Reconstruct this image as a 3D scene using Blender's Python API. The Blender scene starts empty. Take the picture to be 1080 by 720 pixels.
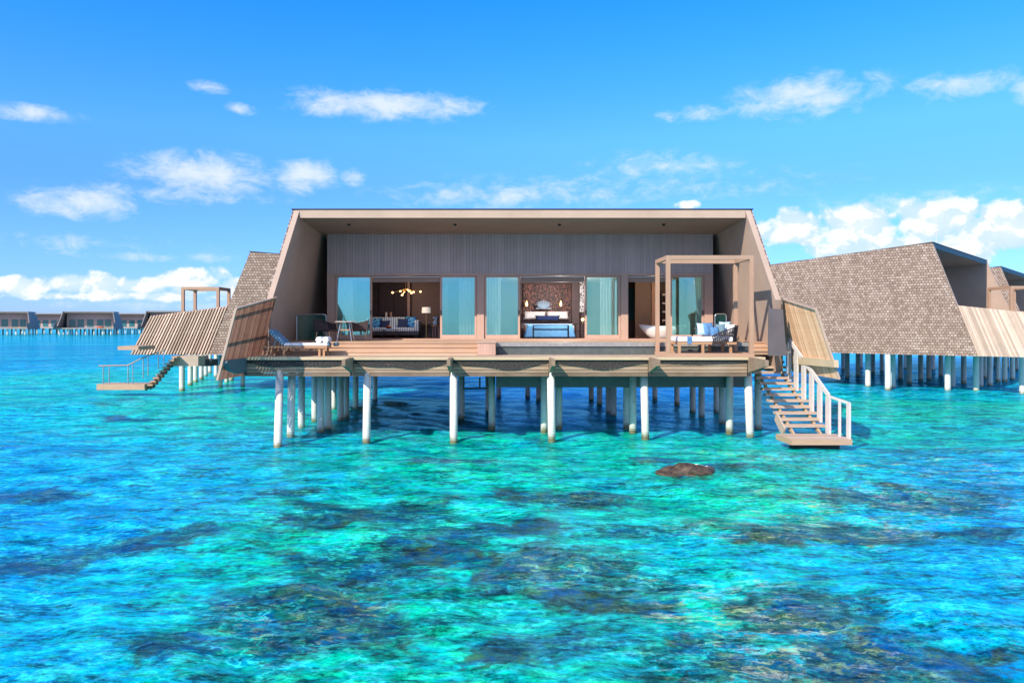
import bpy, bmesh, math, random
import numpy as np
from mathutils import Vector, Matrix
random.seed(7)
R = math.radians
sc = bpy.context.scene
COL = sc.collection
H = 3.75          # eye height above the water
F = 800.0         # focal length in photo pixels

# ------------------------------------------------------------------ camera
cam_d = bpy.data.cameras.new('camera'); cam = bpy.data.objects.new('camera', cam_d); COL.objects.link(cam)
cam.location = (0, 0, H); cam.rotation_euler = (R(90), 0, 0)
cam_d.sensor_width = 36; cam_d.lens = F/1080*36
cam_d.shift_x = 15/1080; cam_d.shift_y = -17/1080
cam_d.clip_start = .1; cam_d.clip_end = 20000
sc.camera = cam
sc.view_settings.view_transform = 'Standard'; sc.view_settings.look = 'None'
sc.view_settings.exposure = 0.62; sc.view_settings.gamma = 1
sc.cycles.use_denoising = True
sc.cycles.max_bounces = 8; sc.cycles.transparent_max_bounces = 12
sc.cycles.caustics_reflective = False; sc.cycles.caustics_refractive = False
sc.cycles.sample_clamp_indirect = 6

def X(px, Y): return (px-525)*Y/F
def Z(py, Y): return H-(py-343)*Y/F
def P(px, py, Y): return Vector((X(px, Y), Y, Z(py, Y)))
def W(px, py):                     # a point of the water surface
    Y = F*H/(py-343); return (X(px, Y), Y)

# ------------------------------------------------------------------ node helper
class NT:
    def __init__(s, tree): s.t = tree; s.n = tree.nodes; s.l = tree.links
    def new(s, typ, **kw):
        n = s.n.new(typ)
        for k, v in kw.items(): setattr(n, k, v)
        return n
    def put(s, sock, v):
        if isinstance(v, bpy.types.NodeSocket): s.l.new(v, sock)
        elif v is not None:
            if isinstance(v, (tuple, list)) and len(v) == 3 and sock.type == 'RGBA': v = (*v, 1)
            sock.default_value = v
    def math(s, op, a, b=None, c=None, clamp=False):
        n = s.new('ShaderNodeMath', operation=op, use_clamp=clamp); s.put(n.inputs[0], a)
        if b is not None: s.put(n.inputs[1], b)
        if c is not None: s.put(n.inputs[2], c)
        return n.outputs[0]
    def mix(s, f, a, b, blend='MIX'):
        n = s.new('ShaderNodeMix', data_type='RGBA', blend_type=blend)
        s.put(n.inputs[0], f); s.put(n.inputs[6], a); s.put(n.inputs[7], b); return n.outputs[2]
    def ramp(s, f, stops, interp='LINEAR'):
        n = s.new('ShaderNodeValToRGB'); s.put(n.inputs[0], f); cr = n.color_ramp; cr.interpolation = interp
        while len(cr.elements) < len(stops): cr.elements.new(1)
        for e, (p, c) in zip(cr.elements, stops):
            e.position = p; e.color = (*c, 1) if isinstance(c, (tuple, list)) else (c, c, c, 1)
        return n.outputs[0]
    def noise(s, vec, scale, detail=3, rough=.55, dist=0, col=False):
        n = s.new('ShaderNodeTexNoise'); s.put(n.inputs['Vector'], vec); n.inputs['Scale'].default_value = scale
        n.inputs['Detail'].default_value = detail; n.inputs['Roughness'].default_value = rough
        n.inputs['Distortion'].default_value = dist
        return n.outputs['Color'] if col else n.outputs['Fac']
    def mapr(s, v, a, b, c=0, d=1, smooth=False):
        n = s.new('ShaderNodeMapRange'); s.put(n.inputs[0], v)
        n.interpolation_type = 'SMOOTHSTEP' if smooth else 'LINEAR'
        for i, q in enumerate((a, b, c, d)): n.inputs[i+1].default_value = q
        return n.outputs[0]
    def scale(s, vec, sx, sy, sz):
        n = s.new('ShaderNodeMapping'); s.put(n.inputs[0], vec); n.inputs['Scale'].default_value = (sx, sy, sz)
        return n.outputs[0]

# ------------------------------------------------------------------ sky and sun
SUN_AZ, SUN_EL = R(40.5), R(35.7)
world = bpy.data.worlds.new('World'); sc.world = world; world.use_nodes = True
w = NT(world.node_tree); w.n.clear()
sky = w.new('ShaderNodeTexSky', sky_type='NISHITA', sun_disc=False)
sky.sun_elevation = SUN_EL; sky.sun_rotation = R(180)+SUN_AZ
sky.air_density = 1.0; sky.dust_density = 0.3; sky.ozone_density = 2.5; sky.altitude = 0
tc = w.new('ShaderNodeTexCoord')
sep = w.new('ShaderNodeSeparateXYZ'); w.l.new(tc.outputs['Generated'], sep.inputs[0])
az = w.math('ARCTAN2', sep.outputs[0], sep.outputs[1]); el = w.math('ARCSINE', sep.outputs[2])
grade = w.mix(1.0, sky.outputs[0], (0.60, 0.92, 1.12), 'MULTIPLY')
hz = w.mapr(el, 0.0, .42, 1, 0)
hs = w.math('POWER', hz, 2.0)
tint = w.mix(hs, (0.62, 1.0, 1.36), (.92, 1.0, 1.10))
grade = w.mix(1.0, grade, tint, 'MULTIPLY')
corr = w.ramp(w.mapr(el, 0, 1), [(0,(.70,.64,.97)),(.10,(.70,.67,1)),(.17,(.72,.70,1)),(.237,(.84,.88,1)),(.34,(.48,.90,1)),(.42,(.26,.88,1)),(.75,(.45,.9,1))])
grade = w.mix(1.0, grade, corr, 'MULTIPLY')
comb = w.new('ShaderNodeCombineXYZ'); w.l.new(az, comb.inputs[0]); w.l.new(el, comb.inputs[1])
wob = w.noise(comb.outputs[0], 9, 4, .6, col=True)
def clouds(lst):
    d = None
    for px, py, rx, ry, amp in lst:
        a0 = math.atan((px-525)/F); e0 = math.atan((343-py)/F*math.cos(a0))
        dx = w.math('DIVIDE', w.math('SUBTRACT', az, a0), rx/F*math.cos(a0)**2)
        dy = w.math('DIVIDE', w.math('SUBTRACT', el, e0), ry/F*math.cos(a0))
        r2 = w.math('ADD', w.math('MULTIPLY', dx, dx), w.math('MULTIPLY', dy, dy))
        v = w.math('MULTIPLY', w.math('SUBTRACT', 1.0, w.math('POWER', r2, .6)), amp)
        d = v if d is None else w.math('MAXIMUM', d, v)
    return d
puffy = clouds([(25,302,52,12,1),(88,300,58,15,1),(150,301,44,12,1),(203,296,46,20,1),(245,303,30,12,.9),(120,312,150,7,.7),(-60,302,60,16,1),
                (840,240,52,22,1),(905,238,62,26,1.1),(985,234,60,30,1.1),(1055,244,60,34,1.1),(960,262,150,20,.9),
                (725,216,14,7,.8),(1190,240,120,40,1),(-150,290,80,26,1)])
wispy = clouds([(30,119,62,10,.9),(405,111,115,18,1),(222,92,28,7,.7),(251,115,20,7,.7),(85,214,72,20,1),
                (215,183,92,25,1),(322,186,44,20,.95),(370,186,18,10,.7),(175,205,120,10,.45),
                (850,101,92,24,.8),(1010,90,62,16,.7),(1085,95,22,16,.8),(690,176,80,16,.45),(530,206,130,16,.55),
                (730,120,40,8,.35),(175,271,110,5,.35),(160,322,120,5,.3),(640,200,200,16,.28),(960,215,120,14,.4),(60,255,120,8,.2)])
n1 = w.noise(w.scale(comb.outputs[0], 1, 1.3, 1), 26, 6, .55, .3)
n2 = w.noise(w.scale(comb.outputs[0], 1, 2.0, 1), 24, 8, .68, .35)
sh1 = w.new('ShaderNodeVectorMath', operation='ADD'); w.l.new(comb.outputs[0], sh1.inputs[0]); sh1.inputs[1].default_value = (-.006, .010, 0)
n1b = w.noise(w.scale(sh1.outputs[0], 1, 1.3, 1), 26, 6, .55, .3)
dp = w.math('ADD', puffy, w.math('MULTIPLY', w.math('SUBTRACT', n1, .5), 2.2))
mp = w.mapr(dp, .06, .42, 0, .97, True)
dw = w.math('ADD', wispy, w.math('MULTIPLY', w.math('SUBTRACT', n2, .5), 2.3))
mw = w.mapr(dw, -.12, 1.15, 0, .80, True)
inP = w.mapr(puffy, -.25, .1, 0, 1, True); inW = w.mapr(wispy, -.25, .1, 0, 1, True)
mp = w.math('MULTIPLY', mp, inP); mw = w.math('MULTIPLY', mw, inW)
shade = w.mapr(w.noise(w.scale(comb.outputs[0], 1, 1.5, 1), 40, 4, .6), .35, .65)
CLB = 5.6
lit = w.mapr(w.math('SUBTRACT', n1, n1b), -.05, .05, 0, 1, True)
ccol = w.mix(w.math('ADD', w.math('MULTIPLY', lit, .6), w.math('MULTIPLY', w.mapr(dp, .3, 1.2), .4)), (CLB*.60, CLB*.80, CLB*1.0), (CLB*1.06, CLB*1.05, CLB*1.06))
g2 = w.mix(mw, grade, (CLB*.88, CLB*.93, CLB*1.03))
g3 = w.mix(mp, g2, ccol)
# bright broken cloud added to the unseen sky behind the camera, as neutral fill
back = w.mapr(sep.outputs[1], -.05, -.55, 0, 1, True)
bn = w.mapr(w.noise(tc.outputs['Generated'], 2.2, 5, .6), .40, .62, .15, .85, True)
g3 = w.mix(w.math('MULTIPLY', back, bn), g3, (CLB*.95, CLB*.92, CLB*.90))
bg = w.new('ShaderNodeBackground'); bg.inputs[1].default_value = 0.125; w.l.new(g3, bg.inputs[0])
wo = w.new('ShaderNodeOutputWorld'); w.l.new(bg.outputs[0], wo.inputs[0])

sun_d = bpy.data.lights.new('sun', 'SUN'); sun_d.energy = 4.2; sun_d.angle = R(.53); sun_d.color = (1, .89, .74)
sun = bpy.data.objects.new('sun', sun_d); COL.objects.link(sun)
sv = Vector((-math.sin(SUN_AZ)*math.cos(SUN_EL), -math.cos(SUN_AZ)*math.cos(SUN_EL), math.sin(SUN_EL)))
sun.rotation_euler = sv.to_track_quat('Z', 'Y').to_euler(); sun.location = (0, 0, 40)

# ------------------------------------------------------------------ materials
def mat(name):
    m = bpy.data.materials.new(name); m.use_nodes = True
    t = NT(m.node_tree); b = t.n['Principled BSDF']; return m, t, b
def plain(name, col, rough=.6, metal=0, var=.12, nscale=6, bump=0, spec=.5, emit=0):
    m, t, b = mat(name); c = t.new('ShaderNodeTexCoord').outputs['Object']
    n = t.noise(c, nscale, 5, .6)
    f = t.mapr(n, .3, .7, 1-var, 1+var)
    cc = t.new('ShaderNodeCombineXYZ')
    for i in range(3): t.put(cc.inputs[i], f)
    t.l.new(t.mix(1, (*col,), cc.outputs[0], 'MULTIPLY'), b.inputs['Base Color'])
    b.inputs['Roughness'].default_value = rough; b.inputs['Metallic'].default_value = metal
    b.inputs['Specular IOR Level'].default_value = spec
    if bump:
        bp = t.new('ShaderNodeBump'); bp.inputs['Strength'].default_value = bump; bp.inputs['Distance'].default_value = .02
        t.put(bp.inputs['Height'], t.noise(c, nscale*8, 4, .6)); t.l.new(bp.outputs[0], b.inputs['Normal'])
    if emit:
        b.inputs['Emission Color'].default_value = (*col, 1); b.inputs['Emission Strength'].default_value = emit
    return m
def wood(name, c0, c1, axis='u', rough=.65, plank=0, var=.35, bump=.25, weather=None):
    """weathered timber: grain runs along uv axis; every board (mesh island, or plank stripe) has its own tone"""
    m, t, b = mat(name); uv = t.new('ShaderNodeUVMap').outputs[0]
    s = t.scale(uv, 1.2, 22, 1) if axis == 'u' else t.scale(uv, 22, 1.2, 1)
    g = t.noise(s, 1.6, 6, .65, .4)
    isl = t.new('ShaderNodeNewGeometry').outputs['Random Per Island']
    if plank:
        sp = t.new('ShaderNodeSeparateXYZ'); t.l.new(uv, sp.inputs[0])
        q = t.math('DIVIDE', sp.outputs[1 if axis == 'u' else 0], plank)
        wn = t.new('ShaderNodeTexWhiteNoise', noise_dimensions='1D'); t.put(wn.inputs['W'], t.math('FLOOR', q))
        isl = wn.outputs['Value']; fr = t.math('FRACT', q)
        gap = t.math('LESS_THAN', t.math('MINIMUM', fr, t.math('SUBTRACT', 1, fr)), .035)
    f = t.math('ADD', t.math('MULTIPLY', t.mapr(g, .3, .7), .55), t.math('MULTIPLY', isl, .45))
    col = t.mix(f, c0, c1)
    bl = t.noise(uv, .9, 5, .6)
    if weather: col = t.mix(t.math('MULTIPLY', t.mapr(bl, .45, .7), .6), col, weather)
    k = t.math('MULTIPLY', t.mapr(isl, 0, 1, 1-var, 1+var*.6), t.mapr(t.noise(uv, .7, 6, .65), .3, .7, .90, 1.09)); cc = t.new('ShaderNodeCombineXYZ')
    for i in range(3): t.put(cc.inputs[i], k)
    col = t.mix(1, col, cc.outputs[0], 'MULTIPLY')
    h = g
    if plank:
        col = t.mix(gap, col, tuple(x*.25 for x in c0)); h = t.math('SUBTRACT', g, t.math('MULTIPLY', gap, 2))
    t.l.new(col, b.inputs['Base Color']); b.inputs['Roughness'].default_value = rough
    b.inputs['Specular IOR Level'].default_value = .3
    bp = t.new('ShaderNodeBump'); bp.inputs['Strength'].default_value = bump; bp.inputs['Distance'].default_value = .01
    t.put(bp.inputs['Height'], h); t.l.new(bp.outputs[0], b.inputs['Normal'])
    return m
def shingle(name, c0, c1, c2):
    m, t, b = mat(name); uv = t.new('ShaderNodeUVMap').outputs[0]
    wob = t.noise(uv, 3, 2, .5, col=True)
    uvw = t.mix(.03, uv, wob)
    br = t.new('ShaderNodeTexBrick'); t.l.new(uvw, br.inputs['Vector'])
    br.offset = .5; br.inputs['Scale'].default_value = 1; br.inputs['Brick Width'].default_value = .165
    br.inputs['Row Height'].default_value = .15; br.inputs['Mortar Size'].default_value = .012; br.inputs['Mortar Smooth'].default_value = .3
    br.inputs['Color1'].default_value = (0, 0, 0, 1); br.inputs['Color2'].default_value = (1, 1, 1, 1); br.inputs['Mortar'].default_value = (.5, .5, .5, 1)
    base = t.ramp(br.outputs[0], [(0, c0), (.45, c1), (1, c2)])
    big = t.noise(uv, .45, 5, .65); base = t.mix(t.math('MULTIPLY', t.mapr(big, .4, .7), .5), base, c0)
    sp = t.new('ShaderNodeSeparateXYZ'); t.l.new(uv, sp.inputs[0])
    grain = t.noise(t.scale(uv, 60, 3, 1), 1, 3, .6)
    base = t.mix(t.mapr(grain, .35, .7, 0, .35), base, tuple(x*.55 for x in c1))
    base = t.mix(br.outputs['Fac'], base, tuple(x*.28 for x in c0))
    t.l.new(base, b.inputs['Base Color']); b.inputs['Roughness'].default_value = .85; b.inputs['Specular IOR Level'].default_value = .2
    # each course stands proud at its lower edge, like lapped shingles
    fr = t.math('FRACT', t.math('DIVIDE', sp.outputs[1], .15))
    hgt = t.math('SUBTRACT', t.math('ADD', t.math('MULTIPLY', t.math('SUBTRACT', 1, fr), 1.0), t.math('MULTIPLY', br.outputs[0], .5)), t.math('MULTIPLY', br.outputs['Fac'], 1.2))
    bp = t.new('ShaderNodeBump'); bp.inputs['Strength'].default_value = .7; bp.inputs['Distance'].default_value = .02
    t.put(bp.inputs['Height'], hgt); t.l.new(bp.outputs[0], b.inputs['Normal'])
    return m
def glassmat(name, tint, refl=.3, clear=.75):
    m, t, b = mat(name); t.n.remove(b)
    tr = t.new('ShaderNodeBsdfTransparent'); tr.inputs[0].default_value = (*tint, 1)
    gl = t.new('ShaderNodeBsdfGlossy'); gl.inputs[0].default_value = (.42, .95, .90, 1); gl.inputs[1].default_value = .02
    df = t.new('ShaderNodeBsdfDiffuse'); df.inputs[0].default_value = (.03, .30, .30, 1)
    lw = t.new('ShaderNodeLayerWeight'); lw.inputs[0].default_value = .3
    m1 = t.new('ShaderNodeMixShader'); m1.inputs[0].default_value = 1-clear; t.l.new(tr.outputs[0], m1.inputs[1]); t.l.new(df.outputs[0], m1.inputs[2])
    m2 = t.new('ShaderNodeMixShader'); t.put(m2.inputs[0], t.math('ADD', t.math('MULTIPLY', lw.outputs['Fresnel'], .5), refl, clamp=True))
    t.l.new(m1.outputs[0], m2.inputs[1]); t.l.new(gl.outputs[0], m2.inputs[2])
    t.l.new(m2.outputs[0], t.n['Material Output'].inputs[0]); return m
M = {}
M['clad'] = wood('facade_boards', (.46,.36,.345), (.52,.41,.39), 'v', .7, 0, .06, .2)
M['frame'] = wood('frame_timber', (.46,.30,.235), (.60,.40,.32), 'v', .55, 0, .05, .08)
M['lining'] = wood('wall_lining', (.42,.31,.25), (.47,.35,.285), 'v', .75, 0, .02, .04)
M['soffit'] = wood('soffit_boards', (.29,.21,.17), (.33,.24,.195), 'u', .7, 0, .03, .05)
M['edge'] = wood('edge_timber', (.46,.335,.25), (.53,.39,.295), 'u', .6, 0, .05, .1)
M['roof'] = plain('roof_sheet', (.035,.035,.04), .6)
M['shingle'] = shingle('cedar_shingles', (.23,.165,.13), (.335,.25,.20), (.45,.36,.30))
M['slat_red'] = wood('shaded_reddish_slats', (.20,.085,.055), (.40,.20,.135), 'v', .6, 0, .3)  # darker copy of the screen slats: the left screen's shade put into colour
M['slat_sunlit'] = wood('sunlit_slats', (.62,.34,.17), (.86,.60,.40), 'v', .55, 0, .14)  # lighter copy of the same slats: sunlight put into the colour
M['slat_pale'] = wood('pale_slats', (.42,.30,.22), (.62,.48,.38), 'v', .6, 0, .25)
M['deck'] = wood('deck_boards', (.42,.30,.22), (.58,.45,.35), 'u', .6, .14, .2)
M['deckedge'] = wood('deck_nosing', (.50,.38,.23), (.66,.52,.36), 'u', .6, 0, .1)
M['step'] = wood('step_boards', (.44,.275,.18), (.60,.41,.285), 'u', .6, 0, .15)
M['fascia'] = wood('weathered_fascia', (.20,.125,.085), (.45,.32,.22), 'u', .7, 0, .38, .6, (.44,.34,.25))
M['tread'] = wood('stair_treads', (.42,.31,.24), (.60,.47,.37), 'u', .6, 0, .15)
M['stringer'] = wood('stringer_timber', (.40,.27,.16), (.55,.40,.26), 'u', .6, 0, .1)
M['white'] = plain('white_paint', (.62,.57,.54), .5, 0, .06)
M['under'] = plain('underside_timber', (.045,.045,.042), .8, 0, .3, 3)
M['bluegrey'] = wood('shaded_timber', (.08,.11,.115), (.13,.17,.175), 'u', .6, 0, .1)  # left side beam is in shade: that dark tone is put into the colour
m, t, b = mat('swag_shade'); c = t.new('ShaderNodeTexCoord').outputs['Object']
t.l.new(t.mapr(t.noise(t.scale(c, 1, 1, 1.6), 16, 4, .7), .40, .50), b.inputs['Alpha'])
b.inputs['Base Color'].default_value = (.05,.042,.04,1); b.inputs['Roughness'].default_value = .9; M['light_shade'] = m  # dark see-through sheet, shadow of the deck edge put into its colour
m, t, b = mat('reef_rock_surface'); c = t.new('ShaderNodeTexCoord').outputs['Object']
n = t.noise(c, 4, 6, .7); n2_ = t.noise(c, 16, 5, .7)
cl = t.ramp(n, [(.35, (.02,.022,.016)), (.48, (.10,.045,.022)), (.56, (.13,.11,.045)), (.68, (.045,.04,.035))])
t.l.new(t.mix(t.mapr(n2_, .42, .62, 0, .75), cl, (.015,.014,.012)), b.inputs['Base Color'])
t.l.new(t.mapr(n2_, .3, .7, .15, .7), b.inputs['Roughness'])
bp = t.new('ShaderNodeBump'); bp.inputs['Strength'].default_value = 1; bp.inputs['Distance'].default_value = .05; t.put(bp.inputs['Height'], n2_); t.l.new(bp.outputs[0], b.inputs['Normal']); M['rock'] = m
M['foam'] = plain('sea_foam', (.8,.85,.88), .5)
M['shadegrey'] = plain('shade_grey', (.11,.10,.115), .7, 0, .12, 2)
M['pool'] = plain('pool_tile', (.085,.10,.095), .45, 0, .2, 5)
M['poolrim'] = plain('pool_rim_stone', (.28,.28,.275), .35, 0, .2, 8)
M['pergola'] = wood('pergola_timber', (.38,.225,.15), (.54,.35,.245), 'v', .65, 0, .12, .3)
M['pergola_u'] = wood('pergola_beam_timber', (.38,.235,.16), (.54,.36,.255), 'u', .65, 0, .12, .3)
M['teak'] = wood('teak', (.42,.23,.12), (.58,.34,.20), 'u', .5, 0, .1)
M['wicker'] = plain('dark_wicker', (.055,.035,.035), .7, 0, .5, 40, .8)
M['linen'] = plain('white_linen', (.80,.80,.82), .9, 0, .05, 14, .3)
M['bluecloth'] = plain('blue_cloth', (.09,.22,.42), .9, 0, .35, 9, .3)
M['navy'] = plain('navy_cloth', (.012,.03,.12), .9, 0, .3, 14, .3)
M['mist'] = plain('pale_blue_cloth', (.42,.60,.78), .9, 0, .1, 10, .3)
M['bedblue'] = plain('bed_cover_cloth', (.16,.50,.95), .85, 0, .12, 4, .3)
M['greyblue'] = plain('grey_blue_cloth', (.13,.22,.27), .9, 0, .2, 10, .3)
M['metal'] = plain('brushed_metal', (.55,.57,.6), .3, .9, .05)
M['blackmetal'] = plain('black_metal', (.02,.02,.022), .4, .3, .1)
M['brass'] = plain('brass', (.70,.45,.16), .3, .9, .05)
M['dark'] = plain('dark_lacquer', (.03,.022,.03), .4, 0, .2)
M['plum'] = plain('plum_wall', (.035,.020,.038), .6, 0, .4, 6)
M['taupe'] = plain('taupe_wall', (.20,.155,.14), .7, 0, .1, 2)
M['mauve'] = plain('mauve_wall', (.16,.12,.13), .7, 0, .1, 2)
M['ceil'] = plain('room_ceiling', (.40,.30,.24), .8)
M['floor'] = wood('room_floor', (.30,.19,.14), (.42,.28,.21), 'u', .4, .15, .1, .05)
M['porcelain'] = plain('porcelain', (.86,.84,.80), .12, 0, .02)
M['glass'] = glassmat('door_glass', (.88,.99,.98), .24, .94)
M['clear'] = glassmat('clear_glass', (.75,.9,.88), .08, .95)
M['bulb'] = plain('bulb', (1, .50, .20), .4, emit=4)
M['glow'] = plain('lamp_glow', (1, .62, .22), .4, emit=4)
M['shade'] = plain('lamp_shade', (.85,.83,.80), .8, emit=.25)
M['rock'] = plain('reef_rock', (.075,.048,.03), .42, 0, .8, 7, 1)
M['farshell'] = plain('far_villa_wall', (.24,.22,.21), .8, 0, .2, 2)
M['farglass'] = plain('far_villa_glass', (.04,.17,.20), .1)
M['orange'] = plain('orange_plastic', (.75,.12,.03), .5)
# curtain: sheer cloth that lets light through
m, t, b = mat('sheer_curtain'); t.n.remove(b)
tl = t.new('ShaderNodeBsdfTranslucent'); tl.inputs[0].default_value = (.95,.95,.95,1); df = t.new('ShaderNodeBsdfDiffuse'); df.inputs[0].default_value = (.92,.92,.92,1)
ms = t.new('ShaderNodeMixShader'); ms.inputs[0].default_value = .2; t.l.new(df.outputs[0], ms.inputs[1]); t.l.new(tl.outputs[0], ms.inputs[2])
t.l.new(ms.outputs[0], t.n['Material Output'].inputs[0]); M['curtain'] = m
# pile: painted concrete with a stained foot and fine rings
m, t, b = mat('painted_pile'); pos = t.new('ShaderNodeNewGeometry').outputs['Position']
sp = t.new('ShaderNodeSeparateXYZ'); t.l.new(pos, sp.inputs[0])
nz = t.noise(t.scale(pos, 6, 6, 3), 1, 5, .6)
foot = t.mapr(t.math('ADD', sp.outputs[2], t.math('MULTIPLY', t.math('SUBTRACT', nz, .5), .35)), .02, .20, 1, 0)
c = t.mix(t.mapr(nz, .35, .8), (.72,.72,.66), (.54,.57,.52)); st2 = t.mapr(t.noise(t.scale(pos, 14, 14, 1), 1, 4, .7), .52, .72, 0, .5); c = t.mix(st2, c, (.42,.42,.34)); c = t.mix(foot, c, (.20,.19,.10))
t.l.new(c, b.inputs['Base Color']); b.inputs['Roughness'].default_value = .6
bp = t.new('ShaderNodeBump'); bp.inputs['Strength'].default_value = .25; bp.inputs['Distance'].default_value = .01
t.put(bp.inputs['Height'], t.math('SINE', t.math('MULTIPLY', sp.outputs[2], 70))); t.l.new(bp.outputs[0], b.inputs['Normal']); M['pile'] = m
# striped sofa cloth
m, t, b = mat('striped_cloth'); c = t.new('ShaderNodeTexCoord').outputs['Object']; sp = t.new('ShaderNodeSeparateXYZ'); t.l.new(c, sp.inputs[0])
s = t.math('GREATER_THAN', t.math('SINE', t.math('MULTIPLY', sp.outputs[0], 60)), .1)
t.l.new(t.mix(s, (.18,.36,.62), (.70,.78,.88)), b.inputs['Base Color']); b.inputs['Roughness'].default_value = .9; M['stripe'] = m
# blotchy blue cushions and lounger cloth with white dots
def blot(name, a, bb, sc_, th):
    m, t, b = mat(name); c = t.new('ShaderNodeTexCoord').outputs['Object']; n = t.noise(c, sc_, 2, .5, 1)
    t.l.new(t.mix(t.mapr(n, th-.03, th+.03), a, bb), b.inputs['Base Color']); b.inputs['Roughness'].default_value = .9; return m
M['ikat'] = blot('patterned_cushion_cloth', (.01,.10,.42), (.10,.45,.85), 9, .5)
M['dots'] = blot('lounger_cloth', (.10,.24,.38), (.50,.60,.66), 14, .62)
# mosaic art
m, t, b = mat('mosaic_art'); c = t.new('ShaderNodeTexCoord').outputs['Object']; s = t.scale(c, 16, 1, 9)
n = t.noise(s, 1, 3, .6, .6); vr = t.new('ShaderNodeTexVoronoi'); t.l.new(s, vr.inputs[0]); vr.inputs['Scale'].default_value = 1.4
cl = t.ramp(n, [(.38, (.006,.004,.008)), (.50, (.30,.06,.05)), (.60, (.60,.26,.20)), (.72, (.03,.01,.02))])
t.l.new(t.mix(t.mapr(vr.outputs['Distance'], .35, .6), cl, (.008,.005,.01)), b.inputs['Base Color']); M['art'] = m
# carved white lattice
m, t, b = mat('lattice'); c = t.new('ShaderNodeTexCoord').outputs['Object']; vr = t.new('ShaderNodeTexVoronoi'); t.l.new(c, vr.inputs[0]); vr.inputs['Scale'].default_value = 9; vr.feature = 'DISTANCE_TO_EDGE'
t.l.new(t.mix(t.mapr(vr.outputs['Distance'], .1, .16), (.75,.78,.80), (.08,.06,.07)), b.inputs['Base Color']); M['lattice'] = m
# pool water
m, t, b = mat('pool_water'); b.inputs['Base Color'].default_value = (.03,.16,.17,1); b.inputs['Roughness'].default_value = .06
bp = t.new('ShaderNodeBump'); bp.inputs['Strength'].default_value = .15; t.put(bp.inputs['Height'], t.noise(t.new('ShaderNodeTexCoord').outputs['Object'], 5, 3)); t.l.new(bp.outputs[0], b.inputs['Normal']); M['poolwater'] = m

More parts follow.
